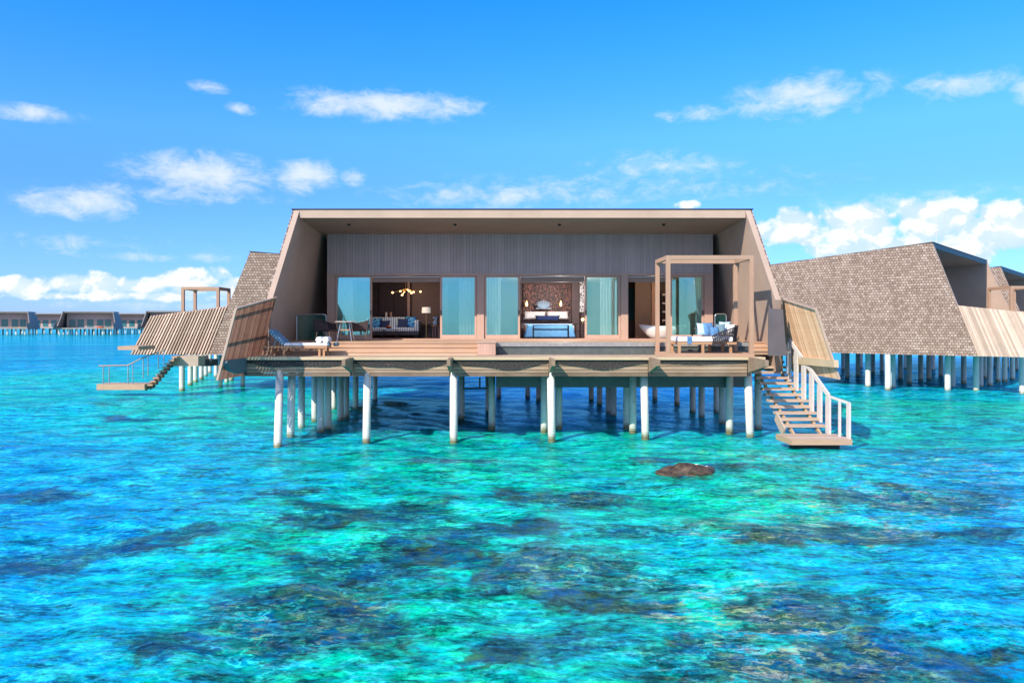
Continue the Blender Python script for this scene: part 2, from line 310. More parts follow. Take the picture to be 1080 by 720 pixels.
# ------------------------------------------------------------------ mesh helper
WM = {}
def wm(o): return WM.get(o.name, Matrix()) if o else Matrix()
class MB:
    def __init__(s): s.v = []; s.f = []
    def poly(s, pts):
        i = len(s.v); s.v += [Vector(p) for p in pts]; s.f.append(list(range(i, i+len(pts)))); return s
    def hexa(s, a, b):           # two quads (same winding) joined
        i = len(s.v); s.v += [Vector(p) for p in a]+[Vector(p) for p in b]; n = len(a)
        s.f.append([i+k for k in range(n)][::-1]); s.f.append([i+n+k for k in range(n)])
        for k in range(n): s.f.append([i+k, i+(k+1) % n, i+n+(k+1) % n, i+n+k])
        return s
    def box(s, x0, x1, y0, y1, z0, z1):
        return s.hexa([(x0,y0,z0),(x1,y0,z0),(x1,y1,z0),(x0,y1,z0)], [(x0,y0,z1),(x1,y0,z1),(x1,y1,z1),(x0,y1,z1)])
    def bar(s, p, q, wd, ht, up=(0,0,1)):
        p, q, up = Vector(p), Vector(q), Vector(up); d = (q-p).normalized(); sd = d.cross(up).normalized()*wd/2; u = sd.cross(d).normalized()*ht/2
        return s.hexa([p-sd-u, p+sd-u, p+sd+u, p-sd+u], [q-sd-u, q+sd-u, q+sd+u, q-sd+u])
    def tube(s, p, q, r0, r1=None, n=12):
        p, q = Vector(p), Vector(q); r1 = r0 if r1 is None else r1; d = (q-p).normalized()
        a = d.orthogonal().normalized(); b = d.cross(a)
        A = [p+(a*math.cos(2*math.pi*k/n)+b*math.sin(2*math.pi*k/n))*r0 for k in range(n)]
        B = [q+(a*math.cos(2*math.pi*k/n)+b*math.sin(2*math.pi*k/n))*r1 for k in range(n)]
        return s.hexa(A, B)
    def path(s, pts, r, n=8):
        for a, b in zip(pts, pts[1:]): s.tube(a, b, r, n=n)
        return s
    def ball(s, c, rx, ry=None, rz=None, n=14, m=9):
        ry = ry or rx; rz = rz or rx; c = Vector(c); i = len(s.v)
        for j in range(m+1):
            ph = math.pi*j/m
            for k in range(n):
                th = 2*math.pi*k/n; s.v.append(c+Vector((rx*math.sin(ph)*math.cos(th), ry*math.sin(ph)*math.sin(th), rz*math.cos(ph))))
        for j in range(m):
            for k in range(n): s.f.append([i+j*n+k, i+(j+1)*n+k, i+(j+1)*n+(k+1) % n, i+j*n+(k+1) % n])
        return s
    def lathe(s, c, prof, n=24, sx=1, sy=1):
        c = Vector(c); i = len(s.v); m = len(prof)
        for r, z in prof:
            for k in range(n): th = 2*math.pi*k/n; s.v.append(c+Vector((r*sx*math.cos(th), r*sy*math.sin(th), z)))
        for j in range(m-1):
            for k in range(n): s.f.append([i+j*n+k, i+j*n+(k+1) % n, i+(j+1)*n+(k+1) % n, i+(j+1)*n+k])
        s.f.append([i+k for k in range(n)][::-1]); s.f.append([i+(m-1)*n+k for k in range(n)]); return s
    def pillow(s, c, wv, hv, th, n=10):
        """cushion: wv, hv half-extent vectors, th thickness"""
        c, wv, hv = Vector(c), Vector(wv), Vector(hv); nn = wv.cross(hv).normalized()
        for sg in (1, -1):
            i = len(s.v)
            for a in range(n+1):
                for b in range(n+1):
                    u, v = -1+2*a/n, -1+2*b/n
                    pin = 1-.10*(1-abs(u)**2)*abs(v)**4-.10*(1-abs(v)**2)*abs(u)**4
                    z = th/2*(max(0, 1-u**4)**.6)*(max(0, 1-v**4)**.6)*sg
                    s.v.append(c+wv*u*pin+hv*v*pin+nn*z)
            for a in range(n):
                for b in range(n):
                    q = [i+a*(n+1)+b, i+(a+1)*(n+1)+b, i+(a+1)*(n+1)+b+1, i+a*(n+1)+b+1]; s.f.append(q if sg > 0 else q[::-1])
        return s
    def build(s, name, material, parent=None, smooth=False, bevel=0, world=True, origin=None):
        me = bpy.data.meshes.new(name); bm = bmesh.new()
        inv = wm(parent).inverted() if (parent and world) else Matrix()
        if origin is not None: inv = Matrix.Translation(-Vector(origin))
        vs = [bm.verts.new(inv @ p) for p in s.v]
        for f in s.f:
            try: bm.faces.new([vs[k] for k in f])
            except ValueError: pass
        if smooth: bmesh.ops.remove_doubles(bm, verts=bm.verts, dist=1e-4)
        bmesh.ops.recalc_face_normals(bm, faces=bm.faces)
        if bevel: bmesh.ops.bevel(bm, geom=list(bm.edges), offset=bevel, segments=2, affect='EDGES', profile=.5, clamp_overlap=True)
        bm.normal_update(); ul = bm.loops.layers.uv.new('UVMap'); up = Vector((0,0,1))
        for f in bm.faces:
            f.smooth = smooth; nm = f.normal
            if abs(nm.z) > .97: u = Vector((1,0,0)); v = Vector((0,1,0))
            else: u = up.cross(nm).normalized(); v = nm.cross(u)
            for l in f.loops: l[ul].uv = (l.vert.co.dot(u), l.vert.co.dot(v))
        bm.to_mesh(me); bm.free(); me.materials.append(material)
        o = bpy.data.objects.new(name, me); COL.objects.link(o)
        if parent: o.parent = parent; WM[o.name] = wm(parent)
        if origin is not None: o.location = origin
        return o
def tag(o, label, cat, group=None):
    o['label'] = label; o['category'] = cat
    if group: o['group'] = group
    return o
def thing(name, label, cat, loc=(0,0,0), rz=0, group=None):
    o = bpy.data.objects.new(name, None); COL.objects.link(o); o.location = loc; o.rotation_euler = (0,0,rz)
    o.empty_display_size = .2
    WM[o.name] = Matrix.Translation(Vector(loc)) @ Matrix.Rotation(rz, 4, 'Z'); return tag(o, label, cat, group)
def single(mb, name, material, label, cat, origin, group=None, **kw):
    return tag(mb.build(name, material, None, origin=origin, **kw), label, cat, group)
def copy_tree(root, loc, rz, label):
    def rec(o, par):
        c = o.copy(); COL.objects.link(c)
        if par: c.parent = par
        for ch in kids.get(o.name, []): rec(ch, c)
        return c
    kids = {}
    for o in list(COL.objects):
        if o.parent: kids.setdefault(o.parent.name, []).append(o)
    r = rec(root, None); r.location = loc; r.rotation_euler = (0,0,rz); r['label'] = label; return r

# ------------------------------------------------------------------ sea
def sea():
    ys = [2.0]
    while ys[-1] < 70: ys.append(ys[-1]+max(.075, ys[-1]*.0052))
    while ys[-1] < 12000: ys.append(ys[-1]*1.06)
    ys = [-200, -40, -8, -1, .6] + ys
    xs = [0.0]
    while xs[-1] < 16: xs.append(xs[-1]+.11)
    while xs[-1] < 45: xs.append(xs[-1]+.11+(xs[-1]-16)*.02)
    while xs[-1] < 9000: xs.append(xs[-1]*1.12)
    xs = [-x for x in xs[:0:-1]]+xs
    xs, ys = np.array(xs), np.array(ys); gx, gy = np.meshgrid(xs, ys); z = np.zeros_like(gx)
    rng = np.random.RandomState(3)
    wx = gx+.5*np.sin(gy*.31+1)+.3*np.sin(gy*.83+gx*.2); wy = gy+.5*np.sin(gx*.27)+.3*np.sin(gx*.71+gy*.3)
    for i in range(46):
        lam = .42*(1.085**i); a = .0085*lam**.62; th = R(75)+rng.normal(0, .75)
        k = 2*math.pi/lam
        fade = np.clip(1.5-gy*.016/lam*2.2, 0, 1)
        ph = k*(wx*math.cos(th)+wy*math.sin(th))+rng.uniform(0, 6.28)
        s = np.sin(ph); z += a*fade*(s+.25*np.cos(2*ph))*.42
    z *= np.clip((260-gy)/200, 0, 1)*np.clip((70-np.abs(gx))/40, 0, 1)
    ny, nx = gx.shape
    co = np.stack([gx, gy, z], -1).reshape(-1, 3).astype(np.float32)
    idx = np.arange(ny*nx).reshape(ny, nx)
    q = np.stack([idx[:-1,:-1], idx[:-1,1:], idx[1:,1:], idx[1:,:-1]], -1).reshape(-1, 4)
    me = bpy.data.meshes.new('sea'); me.vertices.add(len(co)); me.vertices.foreach_set('co', co.ravel())
    me.loops.add(q.size); me.loops.foreach_set('vertex_index', q.ravel().astype(np.int32))
    me.polygons.add(len(q)); me.polygons.foreach_set('loop_start', np.arange(0, q.size, 4, dtype=np.int32)); me.polygons.foreach_set('loop_total', np.full(len(q), 4, dtype=np.int32))
    me.polygons.foreach_set('use_smooth', np.ones(len(q), dtype=bool)); me.update(); me.validate()
    m, t, b = mat('lagoon_water')
    pos = t.new('ShaderNodeNewGeometry').outputs['Position']
    flat = t.scale(pos, 1, 1, 0)
    # the view down is broken up by ripples: lookups are displaced
    def warp(vec, noise, amp):
        va = t.new('ShaderNodeVectorMath', operation='MULTIPLY_ADD'); t.l.new(noise, va.inputs[0]); va.inputs[1].default_value = (amp, amp, 0)
        t.l.new(vec, va.inputs[2]); vb = t.new('ShaderNodeVectorMath', operation='ADD'); t.l.new(va.outputs[0], vb.inputs[0]); vb.inputs[1].default_value = (-amp/2, -amp/2, 0); return vb.outputs[0]
    wob = t.noise(t.scale(pos, 1, 1.5, 0), 3.2, 4, .6, col=True)
    p1 = warp(flat, wob, .75)
    pw = warp(p1, t.noise(flat, .7, 4, .6, col=True), 1.7)
    sp = t.new('ShaderNodeSeparateXYZ'); t.l.new(pw, sp.inputs[0]); x, y = sp.outputs[0], sp.outputs[1]
    def blob(px, py, rx, ry):
        """soft patch of the bottom, centre under photo point, radii in metres"""
        cx, cy = W(px, py)
        dx = t.math('DIVIDE', t.math('SUBTRACT', x, cx), rx); dy = t.math('DIVIDE', t.math('SUBTRACT', y, cy), ry)
        return t.math('SUBTRACT', 1, t.math('SQRT', t.math('ADD', t.math('MULTIPLY', dx, dx), t.math('MULTIPLY', dy, dy))))
    def union(lst):
        d = None
        for a in lst:
            v = blob(*a); d = v if d is None else t.math('MAXIMUM', d, v)
        return d
    n_big = t.noise(pw, .11, 4, .55); n_mid = t.noise(pw, .55, 5, .6); n_fin = t.noise(pw, 2.6, 5, .7)
    # sandy turquoise under and in front of the villa, azure to the left and right
    tq = union([(600,480,9,7.5),(520,640,5,5),(430,560,4.5,5),(700,520,5,5),(250,430,9,10),(150,400,16,26),(950,430,14,8),(560,720,4,3),(1000,460,7,3)])
    tqm = t.mapr(t.math('ADD', tq, t.math('MULTIPLY', t.math('SUBTRACT', n_mid, .5), 1.3)), -.25, .55, 0, 1, True)
    base = t.mix(tqm, (.0,.27,.48), (.0,.42,.27))
    light = t.mapr(n_big, .42, .62, 0, 1, True)
    base = t.mix(t.math('MULTIPLY', light, .38), base, (.0,.44,.43))
    deep = t.mapr(t.noise(t.scale(pw, .7, 1.0, 1), .16, 5, .6), .50, .66, 0, 1, True)
    base = t.mix(t.math('MULTIPLY', deep, .55), base, (.0,.11,.34))
    base = t.mix(t.math('MULTIPLY', t.mapr(n_mid, .50, .68, 0, 1, True), .45), base, (.0,.10,.20))
    # coral heads
    reef = union([(478,489,1.8,.75),(590,525,2.0,1.1),(350,545,1.8,1.3),(425,540,2.2,1.5),(480,560,1.4,1.0),(300,520,1.2,.5),(430,573,1.3,.8),(325,660,1.7,2.0),(270,640,1.0,1.0),
                  (600,605,2.0,1.7),(690,610,.8,.7),(735,499,1.6,.9),(705,487,1.2,.5),(850,560,2.0,1.0),(770,690,1.3,1.0),(930,690,1.3,.9),(960,525,2.5,1.2),
                  (120,575,1.0,.7),(40,520,1.6,.6),(170,440,2.8,.8),(200,690,1.1,.7),(560,690,1.0,.7),(860,640,1.5,.9),(680,560,1.5,.7),
                  (820,700,1.2,.8),(30,590,1.6,.9),(190,560,1.0,.5),(380,600,1.4,1.4),(850,430,2.6,1.0),(380,455,2.2,.8),(560,560,1.0,.6),(1040,560,1.2,.6),(240,400,3.5,1.2),(440,440,3.2,3.0),(560,432,4,3),(660,425,4,3),(740,430,3,3),(400,425,3,4)])  # last patches: brown bottom under the villa, also painting its dark reflection
    rr = t.math('ADD', reef, t.math('MULTIPLY', t.math('SUBTRACT', n_mid, .50), 2.6)); rr = t.math('ADD', rr, t.math('MULTIPLY', t.math('SUBTRACT', n_fin, .5), .9))
    rm = t.mapr(rr, -.05, .50, 0, .94, True)
    rcol = t.mix(t.mapr(n_fin, .42, .60, 0, 1), (.0,.05,.14), t.mix(t.mapr(n_mid, .42, .6), (.0,.10,.08), (.07,.065,.02)))
    base = t.mix(rm, base, rcol)
    # tawny coral tips
    tip = t.noise(t.scale(p1, 1.0, 3.0, 1), 2.6, 5, .72, .2)
    tips = union([(325,650,1.3,1.3),(600,600,1.5,1.1),(850,555,2.6,1.3),(830,690,2.0,1.3),(590,525,1.5,.6),(760,640,1.4,.9),(478,489,1.4,.5),(900,520,3.2,1.2),(1000,475,3,1),(780,480,2.5,1.2)])
    tm = t.math('MULTIPLY', t.mapr(tip, .52, .63, 0, 1), t.mapr(tips, -.2, .5, 0, 1, True))
    base = t.mix(t.math('MULTIPLY', tm, .75), base, (.42,.30,.14))
    streak = t.noise(t.scale(p1, .55, 3.6, 1), 2.0, 5, .7, .3)
    right = union([(860,555,3.2,1.6),(960,530,4.5,1.8),(900,490,4.5,1.6),(780,640,1.8,1.4),(830,690,1.6,1.0),(1040,500,3,2),(760,560,1.6,.8)])
    sm = t.math('MULTIPLY', t.mapr(streak, .54, .62, 0, 1), t.mapr(right, -.1, .5, 0, 1, True))
    base = t.mix(t.math('MULTIPLY', sm, .8), base, (.62,.36,.20))
    # sunlight network on the bottom, broken by ripples
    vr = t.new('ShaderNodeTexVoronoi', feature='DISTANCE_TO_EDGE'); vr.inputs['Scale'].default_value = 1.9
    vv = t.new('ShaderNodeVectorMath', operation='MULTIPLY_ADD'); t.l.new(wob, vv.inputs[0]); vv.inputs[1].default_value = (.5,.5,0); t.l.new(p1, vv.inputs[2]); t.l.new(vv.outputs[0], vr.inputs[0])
    light_shade = t.mapr(vr.outputs['Distance'], 0, .11, 1, 0, True)
    light_shade = t.math('MULTIPLY', light_shade, t.mapr(n_mid, .35, .6, 1, 0))
    base = t.mix(t.math('MULTIPLY', light_shade, .55), base, (.10,.78,.66))
    # the ripples break everything up into streaks, from metres down to centimetres
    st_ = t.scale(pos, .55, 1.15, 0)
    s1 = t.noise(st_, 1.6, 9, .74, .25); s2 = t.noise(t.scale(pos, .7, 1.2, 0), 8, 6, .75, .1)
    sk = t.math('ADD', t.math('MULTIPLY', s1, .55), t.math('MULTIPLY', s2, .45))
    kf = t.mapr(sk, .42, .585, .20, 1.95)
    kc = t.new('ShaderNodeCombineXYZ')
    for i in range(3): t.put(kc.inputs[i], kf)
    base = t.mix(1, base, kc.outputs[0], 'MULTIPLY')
    hue = t.mapr(t.noise(t.scale(pos, .6, 1.3, 0), 3.1, 6, .7), .42, .58, 0, 1)
    base = t.mix(1, base, t.mix(hue, (.5,.84,1.18), (.5,1.15,.85)), 'MULTIPLY')
    # far water
    sy = t.new('ShaderNodeSeparateXYZ'); t.l.new(pos, sy.inputs[0])
    far = t.mapr(sy.outputs[1], 40, 160, 0, 1, True)
    fn = t.noise(t.scale(pos, .02, .10, 0), 1, 4, .6)
    fcol = t.mix(t.mapr(fn, .42, .60, 0, 1), (.0,.46,.55), (.0,.25,.46))
    base = t.mix(far, base, fcol)
    h1 = t.noise(t.scale(pos, 1, 1.7, 0), 2.2, 5, .68, .7); h2 = t.noise(t.scale(pos, 1, 1.5, 0), 9, 4, .65, .5)
    h = t.math('ADD', h1, t.math('MULTIPLY', h2, .22))
    bp = t.new('ShaderNodeBump'); bp.inputs['Strength'].default_value = 1.0; bp.inputs['Distance'].default_value = .05
    t.put(bp.inputs['Height'], h)
    t.n.remove(b)
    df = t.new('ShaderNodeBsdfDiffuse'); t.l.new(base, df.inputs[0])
    gl = t.new('ShaderNodeBsdfGlossy'); gl.inputs[0].default_value = (.34,.84,1,1); gl.inputs[1].default_value = .04
    fr = t.new('ShaderNodeFresnel'); fr.inputs[0].default_value = 1.33
    t.l.new(bp.outputs[0], gl.inputs['Normal']); t.l.new(bp.outputs[0], fr.inputs['Normal'])
    mx = t.new('ShaderNodeMixShader'); t.put(mx.inputs[0], t.math('MINIMUM', t.math('MULTIPLY', fr.outputs[0], .9), .50))
    t.l.new(df.outputs[0], mx.inputs[1]); t.l.new(gl.outputs[0], mx.inputs[2]); t.l.new(mx.outputs[0], t.n['Material Output'].inputs[0])
    me.materials.append(m); o = bpy.data.objects.new('sea', me); COL.objects.link(o); o['kind'] = 'structure'
sea()

# ------------------------------------------------------------------ villas
DZ, FZ = 2.71, 3.16          # deck and room floor heights
def slats(quad, n, fill, thick, off):
    """quad = back_top, front_top, front_bottom, back_bottom; slats run top to bottom with gaps"""
    bt, ft, fb, bb = [Vector(p) for p in quad]; mb = MB(); nn = (ft-bt).cross(bb-bt).normalized()*thick/2
    for i in range(n):
        a, c = (i+.5-fill/2)/n, (i+.5+fill/2)/n
        q = [bt.lerp(ft, a), bt.lerp(ft, c), bb.lerp(fb, c), bb.lerp(fb, a)]
        mb.hexa([p-nn for p in q], [p+nn for p in q])
    return mb
def rails(quad, hs, wd, dist):
    bt, ft, fb, bb = [Vector(p) for p in quad]; nn = (ft-bt).cross(bb-bt).normalized()*dist; mb = MB()
    for h in hs:
        a, c = bt.lerp(bb, h), ft.lerp(fb, h); mb.bar(a+nn, c+nn, .05, wd, (bt-bb))
    return mb
def shell(root, ztop, lean, depth=13, shingle_mat='shingle', lining_mat='lining', zb=2.08, slope=.085, edge_mat='edge', knee=None):
    for s in (-1, 1):
        def wall(o0, o1, e, zadd=0):
            mb = MB(); A = []; B = []
            pts = [(-e, ztop+zadd), (-lean*(ztop-zb)-e, zb-zadd), (depth, zb-zadd), (depth, ztop-slope*depth+zadd)]
            if knee: pts[1:2] = [(-lean*(ztop-knee)-e, knee), (-lean*(ztop-knee)+1.1-e, zb-zadd)]
            for (y, z) in pts:
                wd = 8.26+.17*(ztop-z); A.append((s*(wd-o0), y, z)); B.append((s*(wd-o1), y, z))
            return mb.hexa(A, B)
        o = wall(0, .06, 0).build('side_wall', M[shingle_mat], root, world=False)
        wall(.062, .25, .012, -.004).build('inner_lining', M[lining_mat], root, world=False)
    hw = 8.2; mb = MB()
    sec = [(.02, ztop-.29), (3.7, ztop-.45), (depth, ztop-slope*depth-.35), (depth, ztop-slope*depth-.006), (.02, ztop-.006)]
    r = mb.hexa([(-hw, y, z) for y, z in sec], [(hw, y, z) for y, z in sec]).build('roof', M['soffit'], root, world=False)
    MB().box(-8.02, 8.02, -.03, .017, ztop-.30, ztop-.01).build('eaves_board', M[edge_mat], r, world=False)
    mb = MB(); sec = [(-.06, ztop), (-.06, ztop+.03), (depth, ztop-slope*depth+.03), (depth, ztop-slope*depth)]
    mb.hexa([(-8.30, y, z) for y, z in sec], [(8.30, y, z) for y, z in sec]).build('roof_sheet', M['roof'], r, world=False)
    return r

# ---- the main villa
CX, Y0, ZT = .885, 27.3, 7.91
villa = thing('overwater_villa', 'large timber villa in the centre with open glass doors and front deck on white piles', 'villa', (CX, Y0, 0))
roof = shell(villa, ZT, .44, knee=4.62)
YF = 30.9
xf = lambda px: X(px, YF)
LX, RX = xf(345), xf(752)
# cladding above the doors: real boards
mb = MB(); n = 122; bw = (RX-LX)/n
for i in range(n): mb.box(LX+i*bw+.0035, LX+(i+1)*bw-.0035, YF, YF+.05, 5.875, 7.5)
fac = mb.build('facade_wall', M['clad'], villa)
MB().box(LX, RX, YF+.03, YF+.16, 5.80, 7.52).build('backing', M['dark'], fac)
MB().box(LX, RX, YF-.02, YF+.2, 5.77, 5.872).build('lintel', M['frame'], villa)
for a, c in ((345,353),(503,510.5),(655,662.5),(743,752)):
    MB().box(xf(a), xf(c), YF-.005, YF+.25, FZ, 5.768).build('column', M['frame'], villa)
MB().box(LX, RX, YF-.03, YF+.22, FZ-.08, FZ+.045).build('door_sill', M['frame'], villa)
for a, c in ((393,463.5),(549,616.5),(663,707)):
    MB().box(xf(a), xf(c), YF+.0, YF+.1, 5.70, 5.735).build('door_track', M['white'], villa)
    MB().box(xf(a), xf(c), YF+.12, YF+.2, 5.52, 5.76).build('blind_box', M['soffit'], villa)
def door(a, c, Y, hside, seed):
    x0, x1 = xf(a), xf(c); z0, z1 = FZ+.05, 5.765
    mb = MB(); mb.box(x0, x0+.085, Y, Y+.07, z0, z1).box(x1-.085, x1, Y, Y+.07, z0, z1)
    mb.box(x0+.086, x1-.086, Y, Y+.07, z0, z0+.15).box(x0+.086, x1-.086, Y, Y+.07, z1-.06, z1)
    d = mb.build('sliding_door', M['frame'], villa)
    MB().box(x0+.087, x1-.087, Y+.028, Y+.04, z0+.151, z1-.061).build('glass', M['glass'], d)
    hx = x0+.042 if hside < 0 else x1-.042
    MB().box(hx-.02, hx+.02, Y-.03, Y-.001, 4.2, 4.36).build('handle', M['blackmetal'], d)
door(353.3,392,YF+.06,1,0); door(464,502.7,YF+.06,-1,1); door(510.8,548.5,YF+.06,1,2); door(617,654.7,YF+.06,-1,3); door(707,742.7,YF+.06,1,4)
# rooms
YB = 36.6
MB().box(LX, LX+.12, YF+.17, YB, FZ-.3, 7.3).build('end_wall', M['taupe'], villa)
MB().box(RX-.12, RX, YF+.17, YB, FZ-.3, 7.3).build('end_wall', M['taupe'], villa)
MB().box(LX+.121, RX-.121, YF+.26, YB-.01, FZ-.15, FZ+.01).build('room_floor', M['floor'], villa)
MB().box(LX+.121, RX-.121, YF+.17, YB-.01, 5.80, 5.92).build('room_ceiling', M['ceil'], villa)
p1, p2 = xf(506.8), xf(658.8)
MB().box(LX+.121, p1-.08, YB, YB+.15, FZ-.2, 5.9).build('back_wall', M['plum'], villa)
MB().box(p1-.079, p2+.079, YB, YB+.15, FZ-.2, 5.9).build('back_wall', M['mauve'], villa)
MB().box(p2+.08, RX-.121, YB, YB+.15, FZ-.2, 5.9).build('back_wall', M['taupe'], villa)
for p, mm in ((p1, 'mauve'), (p2, 'mauve')):
    MB().box(p-.08, p+.08, YF+.251, YB-.01, FZ+.011, 5.795).build('partition_wall', M[mm], villa)
# downlights
for px in (368, 480, 590, 700):
    MB().tube((X(px, 28.6), 28.6, 7.50), (X(px, 28.6), 28.6, 7.58), .06).build('downlight', M['blackmetal'], roof)
# deck, steps, pool
XL, XR = -8.25, 8.75
deck = MB().box(XL, XR, 24.86, 30.8, DZ-.10, DZ).build('deck', M['deck'], villa)
MB().box(XL+.02, XR+.0, 24.80, 24.858, DZ-.09, DZ+.004).build('deck_nosing', M['deckedge'], deck)
bx = [-8.05+3.26*i for i in range(6)]; bx[0] = -8.3
for i in range(5):
    mb = MB(); x0, x1 = bx[i]+.06, bx[i+1]-.06
    for k in range(5): mb.box(x0, x1, 24.90+.006*k, 24.96+.006*k, 2.62-.112*(k+1)+.016, 2.62-.112*k)
    mb.build('fascia_boards', M['fascia'], deck)
    # dark swag sheet standing in for the curved shadow under the nosing
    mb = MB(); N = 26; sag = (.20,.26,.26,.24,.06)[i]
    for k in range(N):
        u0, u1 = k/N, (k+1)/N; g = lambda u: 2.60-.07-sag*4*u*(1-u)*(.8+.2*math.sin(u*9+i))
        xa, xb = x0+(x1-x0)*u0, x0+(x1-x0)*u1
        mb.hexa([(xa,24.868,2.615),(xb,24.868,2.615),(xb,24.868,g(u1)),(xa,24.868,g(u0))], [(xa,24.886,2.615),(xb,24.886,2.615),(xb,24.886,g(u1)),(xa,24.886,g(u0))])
    mb.build('shadow_swag', M['light_shade'], deck)
def bracket(x, y0, y1, mm, h0=.5, h1=.19, wd=.11):
    sec = [(y0, DZ-.005), (y1, DZ-.03), (y1, DZ-.03-h1), (y0, DZ-.005-h0)]
    return MB().hexa([(x-wd/2, y, z) for y, z in sec], [(x+wd/2, y, z) for y, z in sec]).build('bracket', M[mm], villa)
for i, x in enumerate(bx[1:]):
    bracket(x, 24.855, 23.55 if i < 4 else 23.25, 'fascia')
for x, mm in ((-8.30, 'bluegrey'), (10.30, 'deckedge')):
    sec = [(26.0, DZ-.02), (23.1, DZ-.02), (23.05, DZ-.10), (23.4, DZ-.36), (24.1, DZ-.50), (26.0, DZ-.50)]
    if x > 0: sec = [(26.6, DZ-.02), (23.1, DZ-.02), (23.06, DZ-.24), (26.6, DZ-.30)]
    MB().hexa([(x-.07, y, z) for y, z in sec], [(x+.07, y, z) for y, z in sec]).build('side_beam', M[mm], villa)
mb = MB()
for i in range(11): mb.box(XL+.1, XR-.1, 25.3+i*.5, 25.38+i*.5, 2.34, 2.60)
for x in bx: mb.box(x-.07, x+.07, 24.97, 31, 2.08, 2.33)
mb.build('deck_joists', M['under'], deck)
PX0 = X(504, 26.9)
st = MB()
for i, (y, z) in enumerate(((27.0, FZ), (26.7, FZ-.15), (26.4, FZ-.30))):
    st.box(-8.2, PX0-.01, y-.03, y+.33 if i else 30.85, z-.045, z)
sp_ = st.build('terrace_step', M['step'], villa)
mb = MB()
for (y, z) in ((27.0, FZ), (26.7, FZ-.15), (26.4, FZ-.30)): mb.box(-8.2, PX0-.01, y, y+.02, z-.15, z-.046)
mb.build('riser', M['step'], sp_)
ped = MB()
for k in range(6): ped.box(PX0+.105*k, PX0+.105*k+.1, 26.3, 26.36, DZ+.01, FZ-.02)
ped = ped.build('planked_plinth', M['frame'], villa)
MB().box(PX0-.03, PX0+.66, 26.27, 27.6, FZ-.018, FZ+.03).build('cap', M['edge'], ped)
MB().box(PX0, PX0+.63, 26.361, 27.6, DZ+.01, FZ-.02).build('core', M['step'], ped)
QX0, QX1 = PX0+.64, 8.9
pool = MB().box(QX0, QX1, 26.95, 29.9, 1.55, FZ-.16).build('plunge_pool', M['pool'], villa)
MB().box(QX0+.1, QX1, 26.88, 27.1, DZ-.05, DZ+.20).build('overflow_channel', M['pool'], pool)
MB().box(QX0, QX1, 26.90, 27.12, FZ-.158, FZ-.02).build('rim', M['poolrim'], pool)
MB().box(QX0, QX1, 29.6, 30.85, FZ-.158, FZ-.01).build('rear_coping', M['step'], pool)
MB().box(QX0+.01, QX1-.01, 27.121, 29.59, FZ-.155, FZ-.05).build('water', M['poolwater'], pool)
# terrace right of the pool and its side steps
st = MB()
for i, (y, z) in enumerate(((27.5, FZ), (27.2, FZ-.15), (26.9, FZ-.30))):
    st.box(QX1+.01, 9.75, y-.03, y+.33 if i else 30.85, z-.045, z); st.box(QX1+.01, 9.75, y, y+.02, z-.15, z-.046)
st.build('side_steps', M['step'], villa)
MB().box(QX1-.1, 10.2, 27.9, 30.9, DZ-.12, DZ-.011).build('side_deck', M['deck'], villa)
# dark sheet for the shadow-toned area between side steps and slatted screen
MB().hexa([(9.18,25.74,2.72),(9.80,25.74,2.72),(9.68,25.74,4.29),(9.20,25.74,4.33)], [(9.18,25.80,2.72),(9.80,25.80,2.72),(9.68,25.80,4.29),(9.20,25.80,4.33)]).build('shade_panel', M['shadegrey'], villa)
# slatted side screens
QL = [(-7.60,26.0,4.70), (-7.96,23.05,4.25), (-8.52,23.05,2.08), (-8.46,26.85,2.08)]
QR = [(9.83,27.1,4.80), (9.74,23.25,4.25), (10.46,23.25,2.10), (10.62,27.3,2.10)]
for q, mm, tl in ((QL, 'slat_red', 'shaded reddish slatted screen'), (QR, 'slat_sunlit', 'sunlit orange slatted screen')):
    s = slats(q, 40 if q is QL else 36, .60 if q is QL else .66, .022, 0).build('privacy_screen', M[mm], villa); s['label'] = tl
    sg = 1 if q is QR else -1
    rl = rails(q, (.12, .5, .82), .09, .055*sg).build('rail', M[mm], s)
    bt, ft, fb, bb = [Vector(p) for p in q]
    cap = MB().bar(bt, ft, .09, .05).bar(ft, fb, .07, .07, (0,1,0)).bar(bt, bb, .04, .06, (0,1,0)).build('edge_frame', M['edge'], s)

def pile(px, py, parent, ztop=2.3, r=.13, lean=0):
    x, y = W(px, py)
    if parent is villa and y < 25.08:      # the front piles rake back to the deck beam
        xt = X(px+(480-px)*.012, 25.08); k = 1.2/ztop
        return MB().tube((x-(xt-x)*k, y-(25.08-y)*k, -1.2), (xt, 25.08, ztop), r, r*.96, 18).build('pile', M['pile'], parent)
    return MB().tube((x-lean, y, -1.2), (x, y, ztop), r*1.0, r*.96, 18).build('pile', M['pile'], parent, smooth=False)
for px, py in ((293,470),(308,461),(318,452),(332,444),(338,455.4),(346,452.6),(352,432.6),(359,443.3),(365,440),(375,431.7),(386.5,465.5),(395.4,423),
               (232.4,408.8),(239,404.5),(256,408),
               (478.5,464.6),(486.7,441),(518.7,449.8),(515,434),(526,419),(556.5,419),(568,422.6),(574,454.4),(582,463),(589.4,450.7),
               (623.6,422),(632.4,427),(642,436),(647,438.8),(661,450.4),(667.4,454.3),(679,461),(690.7,421),(714,426),(730.6,434.9),(740,439.7),
               (755.8,435),(761.7,447),(769.4,455),(788.5,461),(799.6,451.8)):
    p = pile(px, py, villa, 2.32 if py > 440 else 1.95, .13, .08*((480-px)/190) if py > 458 else 0)
for o in [c for c in COL.objects if c.name.startswith('pile')]:
    for p in o.data.polygons: p.use_smooth = len(p.vertices) == 4
MB().box(-5.6, 8.6, 30.9, 39.5, 1.80, 2.9).build('underfloor', M['under'], villa)
